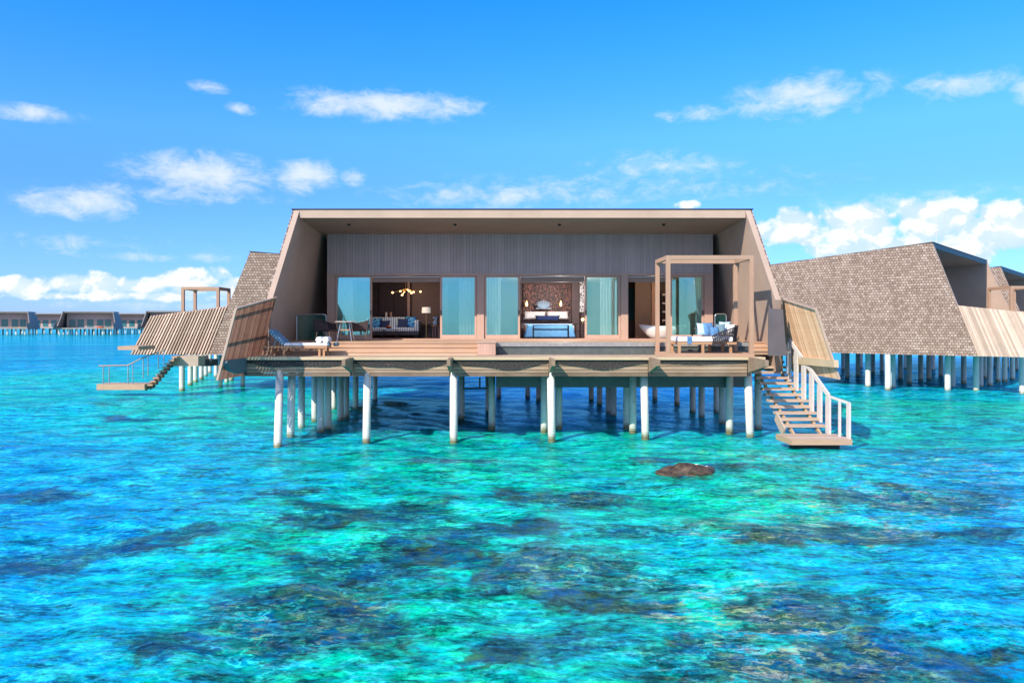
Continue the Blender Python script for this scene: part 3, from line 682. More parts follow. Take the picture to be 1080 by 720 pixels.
MB().box(-7.9, -5.7, 27.5, 39.5, 2.10, 2.62).build('underfloor', M['under'], villa)
mb = MB(); mb.path([P(489,398,26.5), P(489,409.5,26.5), P(514,409.5,26.5), P(514,398,26.5)], .03).path([P(506,398,26.5), P(506,409.5,26.5)], .03)
mb.build('service_bracket', M['blackmetal'], villa)

# ---- stairs
def stairs(name, label, base, dirv, wid, n, rise, run, land, mats, rail):
    """base: middle of the foot of the flight; dirv: uphill direction in plan; land: landing length downhill"""
    d = Vector(dirv).normalized(); s = Vector((d.y, -d.x, 0)); b0 = Vector(base)
    root = thing(name, label, 'stairs', b0)
    tm, sm, rm = mats
    for i in range(1, n+1):
        c = b0+d*(run*i-.04)+Vector((0,0,rise*i)); a = c-s*wid/2; e = c+s*wid/2
        MB().hexa([a-d*.02, e-d*.02, e+d*.27, a+d*.27], [p+Vector((0,0,.08)) for p in (a-d*.02, e-d*.02, e+d*.27, a+d*.27)]).build('tread', tm, root)
    for q in (-.32, .32):
        mb = MB(); o = s*wid*q
        p0, p1 = b0+o+Vector((0,0,-.06)), b0+o+d*run*n+Vector((0,0,rise*n-.10))
        mb.bar(p0, p1, .06, .10)
        for i in range(1, n+1):
            c = b0+o+d*(run*i+.08)+Vector((0,0,rise*i)); mb.box(c.x-.035, c.x+.035, c.y-.035, c.y+.035, c.z-.13, c.z-.002)
        mb.build('stringer', sm, root)
    return root, d, s
top_l, top_r = Vector((8.85, 23.9, .34)), Vector((10.42, 23.9, .34))
sr, d, s = stairs('staircase', 'pale timber staircase with white railing going down from the central deck to the sea', (9.76, 23.86, .34), (-.02, 1, 0), 1.34, 13, .17, .30, 1.2, (M['tread'], M['stringer'], M['white']), None)
ld = MB()
for k in range(8): ld.box(8.78, 10.62, 22.72+k*.15, 22.72+k*.15+.14, .29, .34)
ld = ld.build('landing', M['tread'], sr)
MB().box(8.79, 10.61, 22.70, 22.718, .17, .335).build('edge_board', M['step'], ld)
MB().box(8.76, 8.779, 22.71, 23.9, .17, .335).build('edge_board', M['stringer'], ld)
MB().box(9.1, 10.35, 22.95, 23.7, -.3, .165).build('float_block', M['under'], ld)
MB().bar((9.06,24.0,.36),(9.06,24.7,.80),.05,.32).build('kick_plate', M['tread'], sr)
rl = MB().bar((10.42,23.86,1.53), (10.18,26.5,3.24), .06, .13).build('handrail', M['white'], sr)
MB().bar((10.42,23.86,1.52), (10.60,22.85,1.40), .06, .07).build('handrail', M['white'], sr)
for i in range(6):
    f = i/5; x = 10.42-.24*f; y = 23.9+2.6*f; zt = 1.50+1.70*f
    MB().box(x-.03, x+.03, y-.12, y+.16, .34+.17*(f*2.6/.3), zt).build('baluster', M['white'], sr)
for x, y in ((10.50,23.3),(10.59,22.95),(10.56,22.78)):
    MB().box(x-.03, x+.03, y-.04, y+.04, .34, 1.42).build('baluster', M['white'], sr)

# ---- neighbours
def neighbour(label, loc, rz, zt, lean, near, scr, deckext=4.2):
    r = thing('neighbour_villa', label, 'villa', loc, rz, 'neighbouring shingled villas on piles')
    shell(r, zt, lean, 13, edge_mat='bluegrey')
    MB().box(-7.6, 7.6, 3.6, 12.6, FZ-.3, zt-1.2).build('room', M['clad'], r, world=False)
    for x0 in (-7.2, -3.6, 0, 3.6):
        f = MB().box(x0+.1, x0+3.4, 3.52, 3.598, FZ, 5.7).build('window', M['farglass'], r, world=False)
        MB().box(x0+1.7, x0+1.8, 3.50, 3.518, FZ, 5.7).build('mullion', M['frame'], f, world=False)
    MB().box(-8.6, 8.6, -deckext+1.6, 12.8, DZ-.35, DZ).build('deck', M['deck'], r, world=False)
    for s in (-1, 1):
        w_ = lambda z: s*(8.26+.17*(zt-z)-.03); yb = lambda z: -lean*(zt-z)-.02
        q = [(w_(4.85), yb(4.85), 4.85), (w_(4.85)+s*.05, yb(4.85)-deckext, 4.28), (w_(2.08)+s*.05, yb(2.08)-deckext, 2.08), (w_(2.08), yb(2.08), 2.08)]
        dd = scr == 'slat_red2'
        sc_ = slats(q, 26 if dd else 40, .5 if dd else .90, .06 if dd else .05, 0).build('privacy_screen', M['slat_pale'], r, world=False)
        if dd: slats([Vector(p)-Vector((s*.10,0,0)) for p in q], 13, .97, .02, 0).build('backing_boards', M['slat_red'], sc_, world=False)
        bt, ft, fb, bb = [Vector(p) for p in q]
        MB().bar(bt.lerp(bb, .5)+Vector((-s*.06,0,0)), ft.lerp(fb, .5)+Vector((-s*.06,0,0)), .05, .09).bar(bt.lerp(bb, .93)+Vector((-s*.06,0,0)), ft.lerp(fb, .93)+Vector((-s*.06,0,0)), .05, .09).build('rail', M['edge'], sc_, world=False)
    return r
VB = neighbour('shingled villa on the right beside the staircase, its roof rising to the front', (30.4, 49.6, 0), R(48), 8.5, .38, -1, 'x')
VC = neighbour('shingled villa at the far right edge, mostly hidden behind the next villa', (46.1, 67.4, 0), R(48), 8.5, .38, -1, 'x')
VD = neighbour('shingled villa behind the left wall of the central villa, with slatted screen and sea steps', (-14.3, 52.5, 0), R(-91), 8.05, .34, 1, 'slat_red2', 4.5)
for px, py in ((893.6,398.7),(904.8,396.7),(915.4,407.9),(920.7,393.6),(936.4,411),(941.5,409),(949.6,399.7),(959,403.8),(971,400.7),(979.6,399.7),(992.4,396.7),(999.5,412),(1004.5,409),
               (1016.4,403.8),(1029.5,412),(1034,408),(1044,406.4),(1052.5,401.8),(1059.6,401.8),(1067.8,399.7),(1078.4,415),(889,390),(908,388),(955,389),(1038,398),(984,391),(930,392)):
    pile(px, py, VB, 2.06, .16)
for px, py in ((1062,388),(1072,390),(1085,392),(1050,387)): pile(px, py, VC, 2.5, .16)
for px, py in ((192,411),(200.8,405.6),(206.3,402.4),(212.4,399),(217,396.5),(221.4,393.3),(244,401),(228,397)): pile(px, py, VD, 2.3, .16)
MB().box(*sorted((X(182,41),X(209,41))), 41, 42.5, Z(386,41), Z(375.5,41)).build('step_platform', M['tread'], VD)
MB().box(*sorted((X(208,42),X(223,42))), 42, 43, Z(386,42), Z(379,42)).build('floor_beam', M['under'], VD)
MB().box(*sorted((X(124,38.6),X(146,38.6))), 38.6, 40.5, Z(369,38.6), Z(365,38.6)).build('deck_tip', M['step'], VD)
for o in (VB,):
    MB().tube(P(987.5,258,46), P(987.5,226,46), .02, .012, 6).build('antenna', M['white'], o)

# far-left stairs of the left neighbour
d2 = (1, .15, 0)
s2, d, s = stairs('sea_steps', 'small brown sea steps with thin handrail at the left, below the slatted screen', (X(156,40.8), 40.8, .35), d2, 1.1, 9, .185, .155, 0, (M['step'], M['slat_red'], M['metal']), None)
MB().box(X(107,40.6), X(157,40.6), 40.1, 41.3, Z(411,40.1), Z(405,40.1)).build('landing', M['step'], s2)
mb = MB(); Yr = 40.2
mb.path([P(104,385.7,Yr), P(135,385,Yr), P(150,377.5,Yr), P(172,369,Yr)], .03)
mb.build('handrail', M['pergola_u'], s2)
for px, t_, b_ in ((109,386,406),(115,386,406),(135,385,406),(140,383,406),(151,377.5,399),(156,375,396),(167,371,389),(172.6,369,385)):
    MB().tube(P(px,t_,Yr), P(px,b_,Yr), .035, n=6).build('baluster', M['metal'], s2)

def pergola(label, x0, x1, y0, y1, z0, z1, t, mats=('pergola','pergola_u'), base=True, rz=0):
    r = thing('pergola', label, 'pergola', ((x0+x1)/2, (y0+y1)/2, z0))
    r.rotation_euler = (0,0,rz)
    for x in (x0, x1-t):
        for y in (y0, y1-t): MB().box(x, x+t, y, y+t, z0+(.12 if base else 0), z1-t).build('post', M[mats[0]], r)
    for y in (y0, y1-t): MB().box(x0, x1, y, y+t, z1-t, z1).build('beam', M[mats[1]], r)
    for x in (x0, x1-t): MB().box(x, x+t, y0+t, y1-t, z1-t, z1-.002).build('beam', M[mats[0]], r)
    if base:
        b = MB().box(x0-.02, x1+.02, y0-.01, y0+t+.01, z0, z0+.118).box(x0-.02, x1+.02, y1-t-.01, y1+.01, z0, z0+.118)
        b.box(x0-.02, x0+t+.01, y0+t+.012, y1-t-.012, z0, z0+.117).box(x1-t-.01, x1+.02, y0+t+.012, y1-t-.012, z0, z0+.117)
        b.build('base_frame', M[mats[1]], r)
    return r
pergola('open timber frame standing over the round backed daybed on the deck', 5.55, 8.42, 24.95, 26.75, DZ+.004, 6.05, .13)
pergola('weathered timber frame rising above the slatted screen of the left villa', X(191,46), X(231,46), 46, 48, DZ, Z(302.5,46), .17, rz=0, base=False)
pergola('pale timber frame on the deck at the far right edge', X(1066,50), X(1096,50), 50, 52.4, DZ, Z(301.5,50), .16, mats=('pergola','pergola_u'), base=False)

# ---- far row of villas across the lagoon
fr = thing('distant_villa', 'distant grey villa with an orange float on its deck, across the lagoon', 'villa', (X(93,300), 300, 0), R(17), 'distant villas across the lagoon')
for s in (-1, 1):
    A = [(s*9.0,0,9.3),(s*10.6,-3.5,2.2),(s*10.6,13,2.2),(s*9.0,13,8.3)]
    MB().hexa(A, [(x-s*.3, y, z) for x, y, z in A]).build('side_wall', M['farshell'], fr, world=False)
    q = [(s*10.1,-3,4.9),(s*10.2,-8,4.3),(s*10.6,-8,2.2),(s*10.5,-3,2.2)]
    slats(q, 20, .8, .1, 0).build('privacy_screen', M['farshell'], fr, world=False)
MB().box(-8.9, 8.9, .1, 13, 8.7, 9.25).build('roof', M['farshell'], fr, world=False)
MB().box(-8.4, 8.4, 4, 12.5, 2.9, 8.65).build('room', M['clad'], fr, world=False)
for x0 in (-7.6,-4.6,-1.2,2.4,5.2):
    MB().box(x0, x0+2.3, 3.9, 3.99, 3.2, 6.1).build('window', M['farglass'], fr, world=False)
MB().box(-10.1, 10.1, -5.5, 12, 2.35, 2.75).build('deck', M['deck'], fr, world=False)
for i in range(7):
    for y in (-4.5, 1.5, 8): MB().tube((-9+3*i, y, -1), (-9+3*i, y, 2.34), .28, n=8).build('pile', M['pile'], fr, world=False)
copy_tree(fr, (X(2,300), 300, 0), R(19), 'distant grey villa cut off by the left edge of the picture')
copy_tree(fr, (X(181,290), 290, 0), R(14), 'distant grey villa just left of the slatted screen, partly behind it')
f2 = copy_tree(fr, (X(44,345), 345, 0), R(8), 'distant grey villa set back between the leftmost villa and the one with the orange float')
f3 = copy_tree(fr, (X(136,345), 345, 0), R(8), 'distant grey villa set back, second from the slatted screen')
fx, fy = X(106,292), 292
single(MB().lathe((fx,fy,2.76), [(1.0,0),(1.3,.3),(1.0,.6),(.3,.62)], 12), 'float_ring', M['orange'], 'orange float lying on the deck of a distant villa', 'float', (fx,fy,2.76))
single(MB().tube((X(69.3,320),320,2), (X(69.3,320),320,18), .06, .03, 6), 'radio_mast', M['metal'], 'thin radio mast above the distant villas at the left', 'mast', (X(69.3,320),320,0))

# ------------------------------------------------------------------ deck furniture
# lounger
Yl = 25.9
lg = thing('sun_lounger', 'wooden sun lounger with raised blue spotted backrest and white mattress on the left deck', 'sun lounger', (X(318,Yl), Yl, DZ))
x0, x1 = X(279,Yl), X(347,Yl); zs = DZ+.34; yA, yB = Yl-.35, Yl+.35
xb = X(302, Yl)
mb = MB(); mb.box(x0, x1, yA, yA+.05, zs-.07, zs).box(x0, x1, yB-.05, yB, zs-.07, zs); mb.box(x0, x0+.05, yA+.051, yB-.051, zs-.07, zs).box(x1-.05, x1, yA+.051, yB-.051, zs-.07, zs)
fo = mb.build('frame', M['teak'], lg)
mb = MB()
for k in range(12): mb.box(x0+.08+.065*k, x0+.12+.065*k, yA+.055, yB-.055, zs-.025, zs-.003)
mb.build('slats', M['tread'], fo)
for x in (x0+.28, xb-.03, X(338,Yl), x1-.14):
    for y in (yA+.03, yB-.09): MB().box(x, x+.07, y, y+.06, DZ, zs-.071).build('leg', M['teak'], lg)
mt = MB().box(xb, x1+.02, yA+.03, yB-.03, zs+.004, zs+.10).build('mattress', M['linen'], lg, bevel=.03)
a = Vector((xb+.02, 0, zs+.05)); e = a+Vector((-.50, 0, .47)); nn = Vector((.047,0,.05))
bk = MB().hexa([a+Vector((0,yA+.03,0))-nn, e+Vector((0,yA+.03,0))-nn, e+Vector((0,yA+.03,0))+nn, a+Vector((0,yA+.03,0))+nn],
               [a+Vector((0,yB-.03,0))-nn, e+Vector((0,yB-.03,0))-nn, e+Vector((0,yB-.03,0))+nn, a+Vector((0,yB-.03,0))+nn]).build('backrest', M['dots'], lg, bevel=.02)
MB().tube((xb-.34, yA+.04, zs), (xb-.25, yA+.04, zs+.22), .015).tube((xb-.34, yB-.04, zs), (xb-.25, yB-.04, zs+.22), .015).build('support_strut', M['metal'], bk)
def towel(px, lab, dy, col='linen'):
    x = X(px, Yl); r = thing('rolled_towel', lab, 'towel', (x, Yl, zs+.1), 0, 'rolled towels on the lounger')
    MB().tube((x, yA+.08+dy, zs+.21), (x, yB-.1, zs+.21), .105, n=20).build('roll', M['linen'], r, bevel=.01)
    MB().tube((x, Yl-.06, zs+.21), (x, Yl+.06, zs+.21), .108, n=20).build('band', M['mist'], r)
towel(338, 'white rolled towel with blue band nearest the backrest of the lounger', 0)
towel(345, 'white rolled towel with blue band at the foot of the lounger', 0)
for px, py, dy, lb in ((347.5,364.5,-.12,'front'),(353,363.3,.3,'rear')):
    x = X(px, Yl); z = zs+.05
    single(MB().tube((x-.02, Yl+dy-.16, z), (x+.0, Yl+dy+.16, z), .07, n=16), 'bolster', M['greyblue'], 'grey blue bolster at the foot of the lounger, %s one of two' % ('nearer' if lb == 'front' else 'farther'), 'bolster', (x, Yl+dy, z-.07), 'bolsters at the lounger foot', bevel=.015)
# second low slatted lounger end behind to the left (bench)
# wicker armchair on the upper terrace
Ya = 28.2
def armchair(px, Y, label, rz, back=True):
    x = X(px, Y); r = thing('armchair', label, 'armchair', (x, Y, FZ), rz); 
    def B(*a): return MB().box(*a)
    S = lambda mb, n, m, **k: mb.build(n, M[m], r, world=False, **k)
    S(B(-.30,.30,-.28,.28,.36,.44), 'seat', 'wicker', bevel=.02)
    S(MB().hexa([(-.32,.26,.40),(.32,.26,.40),(.30,.38,.82),(-.30,.38,.82)], [(-.32,.30,.40),(.32,.30,.40),(.30,.42,.82),(-.30,.42,.82)]), 'backrest', 'wicker')
    for s in (-1, 1):
        S(MB().hexa([(s*.31,-.25,.40),(s*.31,.34,.40),(s*.31,.36,.78),(s*.31,-.2,.64)], [(s*.35,-.25,.40),(s*.35,.34,.40),(s*.35,.36,.78),(s*.35,-.2,.64)]), 'armrest', 'wicker')
        for y in (-.25, .25): S(MB().tube((s*.28,y,.36),(s*.31,y*1.15,0),.022,.016), 'leg', 'teak')
    return r
armchair(344.5, Ya, 'dark wicker armchair on the terrace between lounger and dining table', R(75))
Yt = 28.3
tb = thing('dining_table', 'small pale topped table with splayed legs before the leftmost glass door', 'table', (X(364.5,Yt), Yt, FZ))
MB().lathe((X(364.5,Yt),Yt,FZ+.70), [(.40,0),(.43,.015),(.43,.03),(.40,.04)], 28).build('table_top', M['white'], tb)
for ax, ay in ((-.22,-.22),(.22,-.22),(-.22,.22),(.22,.22)):
    c = Vector((X(364.5,Yt),Yt,FZ)); MB().tube(c+Vector((ax*.7,ay*.7,.70)), c+Vector((ax*1.25,ay*1.25,0)), .02, .014).build('leg', M['metal'], tb)
MB().box(X(364.5,Yt)-.2, X(364.5,Yt)+.2, Yt-.18, Yt-.14, FZ+.4, FZ+.44).build('stretcher', M['teak'], tb)
armchair(378, 29.0, 'dark wicker armchair right of the small pale topped table', R(-80))
# glass balustrades with rounded metal frame
def balustrade(xa, xb_, Y, z0, z1, label):
    r = thing('glass_balustrade', label, 'balustrade', ((xa+xb_)/2, Y, z0), 0, 'glass balustrades at the ends of the terrace')
    MB().box(xa+.03, xb_-.03, Y-.006, Y+.006, z0+.05, z1-.03).build('glass', M['clear'], r)
    MB().path([(xa,Y,z0),(xa,Y,z1-.08),(xa+.03,Y,z1-.02),(xa+.08,Y,z1),(xb_-.08,Y,z1),(xb_-.03,Y,z1-.02),(xb_,Y,z1-.08),(xb_,Y,z0)], .018).build('frame', M['metal'], r)
balustrade(X(313,29.2), X(344,29.2), 29.2, FZ, Z(331.5,29.2), 'glass balustrade in the shaded left corner behind the lounger')
balustrade(X(754,29.6), X(766,29.6), 29.6, FZ, Z(331,29.6), 'narrow glass balustrade behind the daybed at the right')
# shower post
Ys = 26.2
sh = thing('shower_post', 'steel shower post beside the top of the white railed staircase', 'shower', (X(830.5,Ys), Ys, 1.75))
x = X(830.5, Ys)
MB().tube((x,Ys,Z(394,Ys)), (x,Ys,Z(372,Ys)), .05).build('post', M['metal'], sh)
MB().box(x-.10,x+.10,Ys-.06,Ys+.06,Z(372,Ys),Z(370,Ys)).build('collar', M['metal'], sh, bevel=.01)
MB().tube((x-.05,Ys,Z(370,Ys)), (x-.07,Ys,Z(364,Ys)), .028).tube((x+.02,Ys,Z(370,Ys)), (x+.02,Ys,Z(361,Ys)), .022).ball((x-.07,Ys,Z(364,Ys)),.035).build('tap', M['white'], sh)
# daybed
Yd = 25.75; dx0, dx1 = X(711,Yd), X(772,Yd); dz = DZ+.125
db = thing('daybed', 'round backed wicker daybed with white mattress under the timber frame', 'daybed', ((dx0+dx1)/2, Yd, DZ))
yA, yB = Yd-.5, Yd+.62
mb = MB(); mb.box(dx0,dx1,yA,yA+.05,DZ+.40,DZ+.48).box(dx0,dx1,yB-.05,yB,DZ+.40,DZ+.48).box(dx0,dx0+.05,yA+.051,yB-.051,DZ+.40,DZ+.48).box(dx1-.05,dx1,yA+.051,yB-.051,DZ+.40,DZ+.48)
mb.build('frame', M['teak'], db)
for x, y in ((dx0+.02,yA+.0),(dx0+.02,yB-.07),(X(736,Yd),yA),(X(752,Yd),yB-.07),(dx1-.2,yA+.1),(dx1-.2,yB-.1)):
    MB().box(x, x+.085, y, y+.07, DZ, DZ+.399).build('leg', M['teak'], db)
MB().box(dx0+.02, dx1-.1, yA+.02, yB-.02, DZ+.485, DZ+.66).build('mattress', M['linen'], db, bevel=.05)
MB().box(X(723,Yd)-.06, X(723,Yd)+.08, yA-.012, yB+.0, DZ+.42, DZ+.668).build('throw_band', M['bluecloth'], db)
# woven shell back: strands around an arc
mb = MB(); cxx, cyy = dx1-.62, (yA+yB)/2
def arc(th, k, z): return Vector((cxx+k*.80*math.cos(th), cyy+k*.64*math.sin(th), z))
ths = [R(-105+210*i/40) for i in range(41)]
hh = lambda th: DZ+.66+.36*max(0, math.cos(th*.86))**.7
for i, th in enumerate(ths[:-1]):
    t2 = ths[i+1]
    mb.tube(arc(th, .93, DZ+.42), arc(t2, 1.02, hh(t2)), .013, n=5).tube(arc(t2, .93, DZ+.42), arc(th, 1.02, hh(th)), .013, n=5)
wv = mb.build('woven_back', M['wicker'], db)
MB().path([arc(th, 1.02, hh(th)) for th in ths], .022).path([arc(th, .93, DZ+.42) for th in ths], .02).build('rim', M['wicker'], wv)
# second hoop chair back behind the cushions
MB().path([Vector((X(741,Yd+.5)+.36*math.cos(a), Yd+.55, DZ+.55+.52*math.sin(a))) for a in [math.pi*k/14 for k in range(15)]], .022).build('hoop', M['blackmetal'], db)
def cushion(px, py, Y, wpx, hpx, mm, label, tilt=.2, yaw=0, th=.16, group=None, cat='cushion'):
    c = P(px, py, Y); k = Y/F; wv = Vector((math.cos(yaw), math.sin(yaw), 0))*wpx*k/2; hv = Vector((-math.sin(yaw)*math.sin(tilt), math.cos(yaw)*math.sin(tilt), math.cos(tilt)))*hpx*k/2
    return single(MB().pillow(c, wv, hv, th), cat, M[mm], label, cat, (c.x, c.y, c.z-hpx*k/2), group, smooth=True)
G = 'cushions on the daybed'
cushion(741,347,26.0,12,14,'mist','pale blue cushion leftmost on the daybed',.3,0,.15,G)
cushion(747.5,347,25.9,12,15,'bluecloth','deep blue cushion second from the left on the daybed',.3,.3,.15,G)
cushion(753.5,349.5,25.6,10,11,'bluecloth','smaller dusty blue cushion in front on the daybed',.35,.2,.14,G)
cushion(759.5,347.5,25.75,10,13,'greyblue','slate blue cushion in the middle of the daybed back',.3,-.3,.14,G)
cushion(764,346.5,26.0,12,16,'mist','tall pale blue cushion towards the right end of the daybed',.25,-.4,.15,G)
cushion(769.5,348,25.9,11,13,'linen','white cushion rightmost on the daybed',.25,-.6,.15,G)

# ------------------------------------------------------------------ living room
def curtain(pa, pb, Y, label, rip=9):
    xa, xb_ = X(pa, Y), X(pb, Y); n = 70; mb = MB(); rows = [FZ+.03, 4.0, 5.1, 5.72]; i0 = 0
    for z in rows:
        for k in range(n+1):
            u = k/n; mb.v.append(Vector((xa+(xb_-xa)*u, Y+.05*math.sin(u*rip*6.28)+.015*math.sin(u*31+z), z)))
    for j in range(len(rows)-1):
        for k in range(n): a = j*(n+1)+k; mb.f.append([a, a+1, a+n+2, a+n+1])
    o = mb.build('curtain', M['curtain'], None, smooth=True, origin=((xa+xb_)/2, Y, FZ)); return tag(o, label, 'curtain', 'sheer white curtains behind the glass')
YC = 31.35
curtain(354,372,YC+.1,'pale sheer curtain behind the leftmost glass door', 6)
curtain(484,501,YC,'white sheer curtain behind the glass door right of the living room', 5)
curtain(513,528,YC,'white sheer curtain behind the glass door left of the bed', 5)
curtain(633,652,YC,'white sheer curtain behind the glass door right of the bed', 6)
curtain(733,742,YC,'narrow sheer curtain behind the glass door of the bathroom', 3)

Yv = 34.4
def PV(px, py): return P(px, py, Yv)
sf = thing('sofa', 'blue and white striped sofa in the living room', 'sofa', (X(411,Yv), Yv+.3, FZ))
fz = FZ+.01; sx0, sx1 = X(378,Yv), X(442,Yv)
MB().box(sx0,sx1,Yv-.1,Yv+.9,fz+.14,fz+.30).build('base', M['dark'], sf)
for x in (sx0+.1, sx1-.16):
    for y in (Yv-.05, Yv+.8): MB().box(x,x+.06,y,y+.06,fz,fz+.139).build('leg', M['dark'], sf)
MB().box(sx0+.2,sx1-.2,Yv-.12,Yv+.65,fz+.302,fz+.48).build('seat_cushion', M['stripe'], sf, bevel=.03)
MB().box(sx0+.2,sx1-.2,Yv+.66,Yv+.9,fz+.302,fz+.96).build('backrest', M['stripe'], sf, bevel=.05)
for x in (sx0, sx1-.195): MB().box(x,x+.19,Yv-.12,Yv+.9,fz+.302,fz+.80).build('armrest', M['stripe'], sf, bevel=.04)
G = 'cushions on the striped sofa'
Yk = Yv+.42
cushion(397,341,Yk,13,12,'ikat','bright blue patterned cushion at the left end of the sofa',.25,.1,.14,G)
cushion(406,342.5,Yk-.1,11,10,'navy','navy cushion on the left half of the sofa',.3,-.1,.14,G)
cushion(425,341,Yk-.1,11,11,'navy','navy cushion on the right half of the sofa',.3,.1,.14,G)
cushion(433,339.5,Yk,13,12,'ikat','bright blue patterned cushion at the right end of the sofa',.25,-.15,.14,G)
Yq = 33.2
ct = thing('coffee_table', 'dark coffee table with pale oval top in front of the sofa', 'table', (X(411.5,Yq), Yq, FZ))
MB().lathe((X(411.5,Yq),Yq,fz+.38), [(.42,0),(.45,.02),(.45,.04),(.42,.05)], 24, 1, .7).build('table_top', M['mist'], ct)
for ax, ay in ((-.34,-.2),(.34,-.2),(-.30,.2),(.30,.2)): MB().tube((X(411.5,Yq)+ax,Yq+ay,fz), (X(411.5,Yq)+ax*.8,Yq+ay*.8,fz+.379), .02).build('leg', M['dark'], ct)
bw_ = thing('fruit_bowl', 'small bowl of orange fruit on the coffee table', 'bowl', (X(410,Yq), Yq, fz+.43))
MB().lathe((X(410,Yq),Yq,fz+.432), [(.06,0),(.12,.03),(.15,.07),(.14,.07)], 16).build('bowl', M['wicker'], bw_)
for a in range(4): MB().ball((X(410,Yq)+.06*math.cos(a*1.6),Yq+.06*math.sin(a*1.6),fz+.52),.045).build('fruit', M['orange'], bw_)
lp = thing('floor_lamp', 'brass floor lamp with white drum shade at the right of the living room', 'lamp', (X(449.5,34.8), 34.8, FZ))
lx, ly = X(449.5,34.8), 34.8
MB().lathe((lx,ly,fz), [(.16,0),(.16,.02),(.02,.03)], 20).build('base', M['brass'], lp)
MB().tube((lx,ly,fz+.03),(lx,ly,Z(329,ly)),.02).build('stem', M['brass'], lp)
MB().lathe((lx,ly,0), [(.205,Z(330,ly)),(.19,Z(324,ly))], 24).build('lamp_shade', M['shade'], lp, smooth=False)
cn = thing('console_table', 'dark low console table behind the floor lamp', 'table', (X(449,35.6), 35.6, FZ))
MB().box(X(442,35.6),X(456,35.6),35.4,35.8,fz+.62,fz+.66).build('table_top', M['dark'], cn)
for px in (443,455): MB().box(X(px,35.6)-.02,X(px,35.6)+.02,35.42,35.78,fz,fz+.619).build('leg', M['dark'], cn)
sd = thing('side_table', 'small round brown side table by the living room door frame', 'table', (X(459.3,33), 33, FZ))
MB().lathe((X(459.3,33),33,fz+.55), [(.17,0),(.18,.02),(.17,.03)], 20).build('table_top', M['teak'], sd)
for a in range(3): MB().tube((X(459.3,33)+.12*math.cos(a*2.1+.5),33+.12*math.sin(a*2.1+.5),fz+.55),(X(459.3,33)+.16*math.cos(a*2.1+.5),33+.16*math.sin(a*2.1+.5),fz),.015).build('leg', M['frame'], sd)
c = Vector((X(458.8,33),33,fz+.58)); mb = MB()
mb.ball(c+Vector((0,0,.10)),.09,.06,.10).ball(c+Vector((.03,0,.24)),.05,.04,.11).ball(c+Vector((-.03,0,.33)),.075,.04,.04).tube(c+Vector((.06,0,.28)),c+Vector((.10,0,.40)),.02,.01)
single(mb, 'ornament', M['mist'], 'pale blue and white ornament on the small round side table', 'ornament', c, smooth=True)
# wall panels in the living room
MB().box(X(400,36.5),X(415,36.5),36.45,36.58,FZ+.02,5.79).build('wall_panel', M['plum'], villa)
MB().box(X(429.8,35.2),X(432.6,35.2),35.1,35.25,FZ+.012,5.79).build('room_post', M['mauve'], villa)
MB().box(X(433,35.6),X(472,35.6),35.9,36.02,FZ+.012,5.79).build('inner_wall', M['mauve'], villa)
for i, (px, h, mm) in enumerate(((407.3,.36,'linen'),(412.3,.36,'frame'))):
    x = X(px,36); single(MB().lathe((x,36,4.02),[(.05,0),(.055,.1),(.055,h-.02),(.02,h)],14), 'candle', M[mm], ('white pillar candle' if i == 0 else 'tan pillar candle')+' on the shelf behind the sofa', 'candle', (x,36,4.02))
MB().box(X(392,36),X(428,36),35.85,36.4,3.95,4.0).build('shelf', M['dark'], villa)
single(MB().box(X(414,36),X(419.5,36),35.9,36.1,4.012,4.07), 'book', M['linen'], 'pale book lying on the shelf behind the sofa', 'book', (X(416,36),36,4.012))
def chandelier(label, pts, Y, hub, mm='bulb', energy=45):
    c = P(*hub, Y); r = thing('chandelier', label, 'chandelier', c)
    MB().tube(c, (c.x, c.y, 5.80), .012, n=6).build('stem', M['brass'], r)
    for px, py, dy in pts:
        q = P(px, py, Y+dy); MB().tube(c, q, .009, n=5).build('arm', M['brass'], r); MB().ball(q, .042).build('bulb', M['bulb'], r)
    l = bpy.data.lights.new('chandelier_light', 'POINT'); l.energy = energy; l.color = (1,.7,.45); l.shadow_soft_size = .15
    o = bpy.data.objects.new('chandelier_light', l); COL.objects.link(o); o.parent = r; o.location = (0,0,-.2)
    return r
chandelier('brass chandelier with five glowing bulbs above the striped sofa', ((414,308.5,0),(422.3,307,.2),(424,311.2,-.2),(436.2,308,0),(443.5,307.5,.2),(434,309,-.3)), 33.6, (428,305))

# ------------------------------------------------------------------ bedroom
Yb = 34.2; zb = FZ+.01
bd = thing('bed', 'wide bed with bright blue cover in the middle room', 'bed', (X(581,Yb), Yb+1, FZ))
bx0, bx1 = X(553,33.3), X(607,33.3)
MB().box(bx0+.1,bx1-.1,33.3,35.8,zb+.05,zb+.30).build('base', M['dark'], bd)
MB().box(bx0+.05,bx1-.05,33.25,35.8,zb+.301,zb+.56).build('mattress', M['linen'], bd, bevel=.06)
MB().hexa([(bx0,33.2,zb+.05),(bx1,33.2,zb+.05),(bx1,34.9,zb+.05),(bx0,34.9,zb+.05)], [(bx0+.12,33.24,zb+.60),(bx1-.12,33.24,zb+.60),(bx1-.12,34.9,zb+.62),(bx0+.12,34.9,zb+.62)]).build('cover', M['bedblue'], bd, bevel=.05)
MB().box(bx0+.03,bx1-.03,34.3,34.95,zb+.59,zb+.645).build('folded_sheet', M['mist'], bd, bevel=.02)
MB().box(X(549.5,36),X(602,36),36.0,36.2,zb,zb+1.12).build('headboard', M['mauve'], bd, bevel=.02)
G = 'white pillows on the bed'
cushion(564,332.3,35.6,25,9,'linen','white pillow on the left of the bed',.35,0,.22,G,'pillow')
cushion(588,332.3,35.6,25,9,'linen','white pillow on the right of the bed',.35,0,.22,G,'pillow')
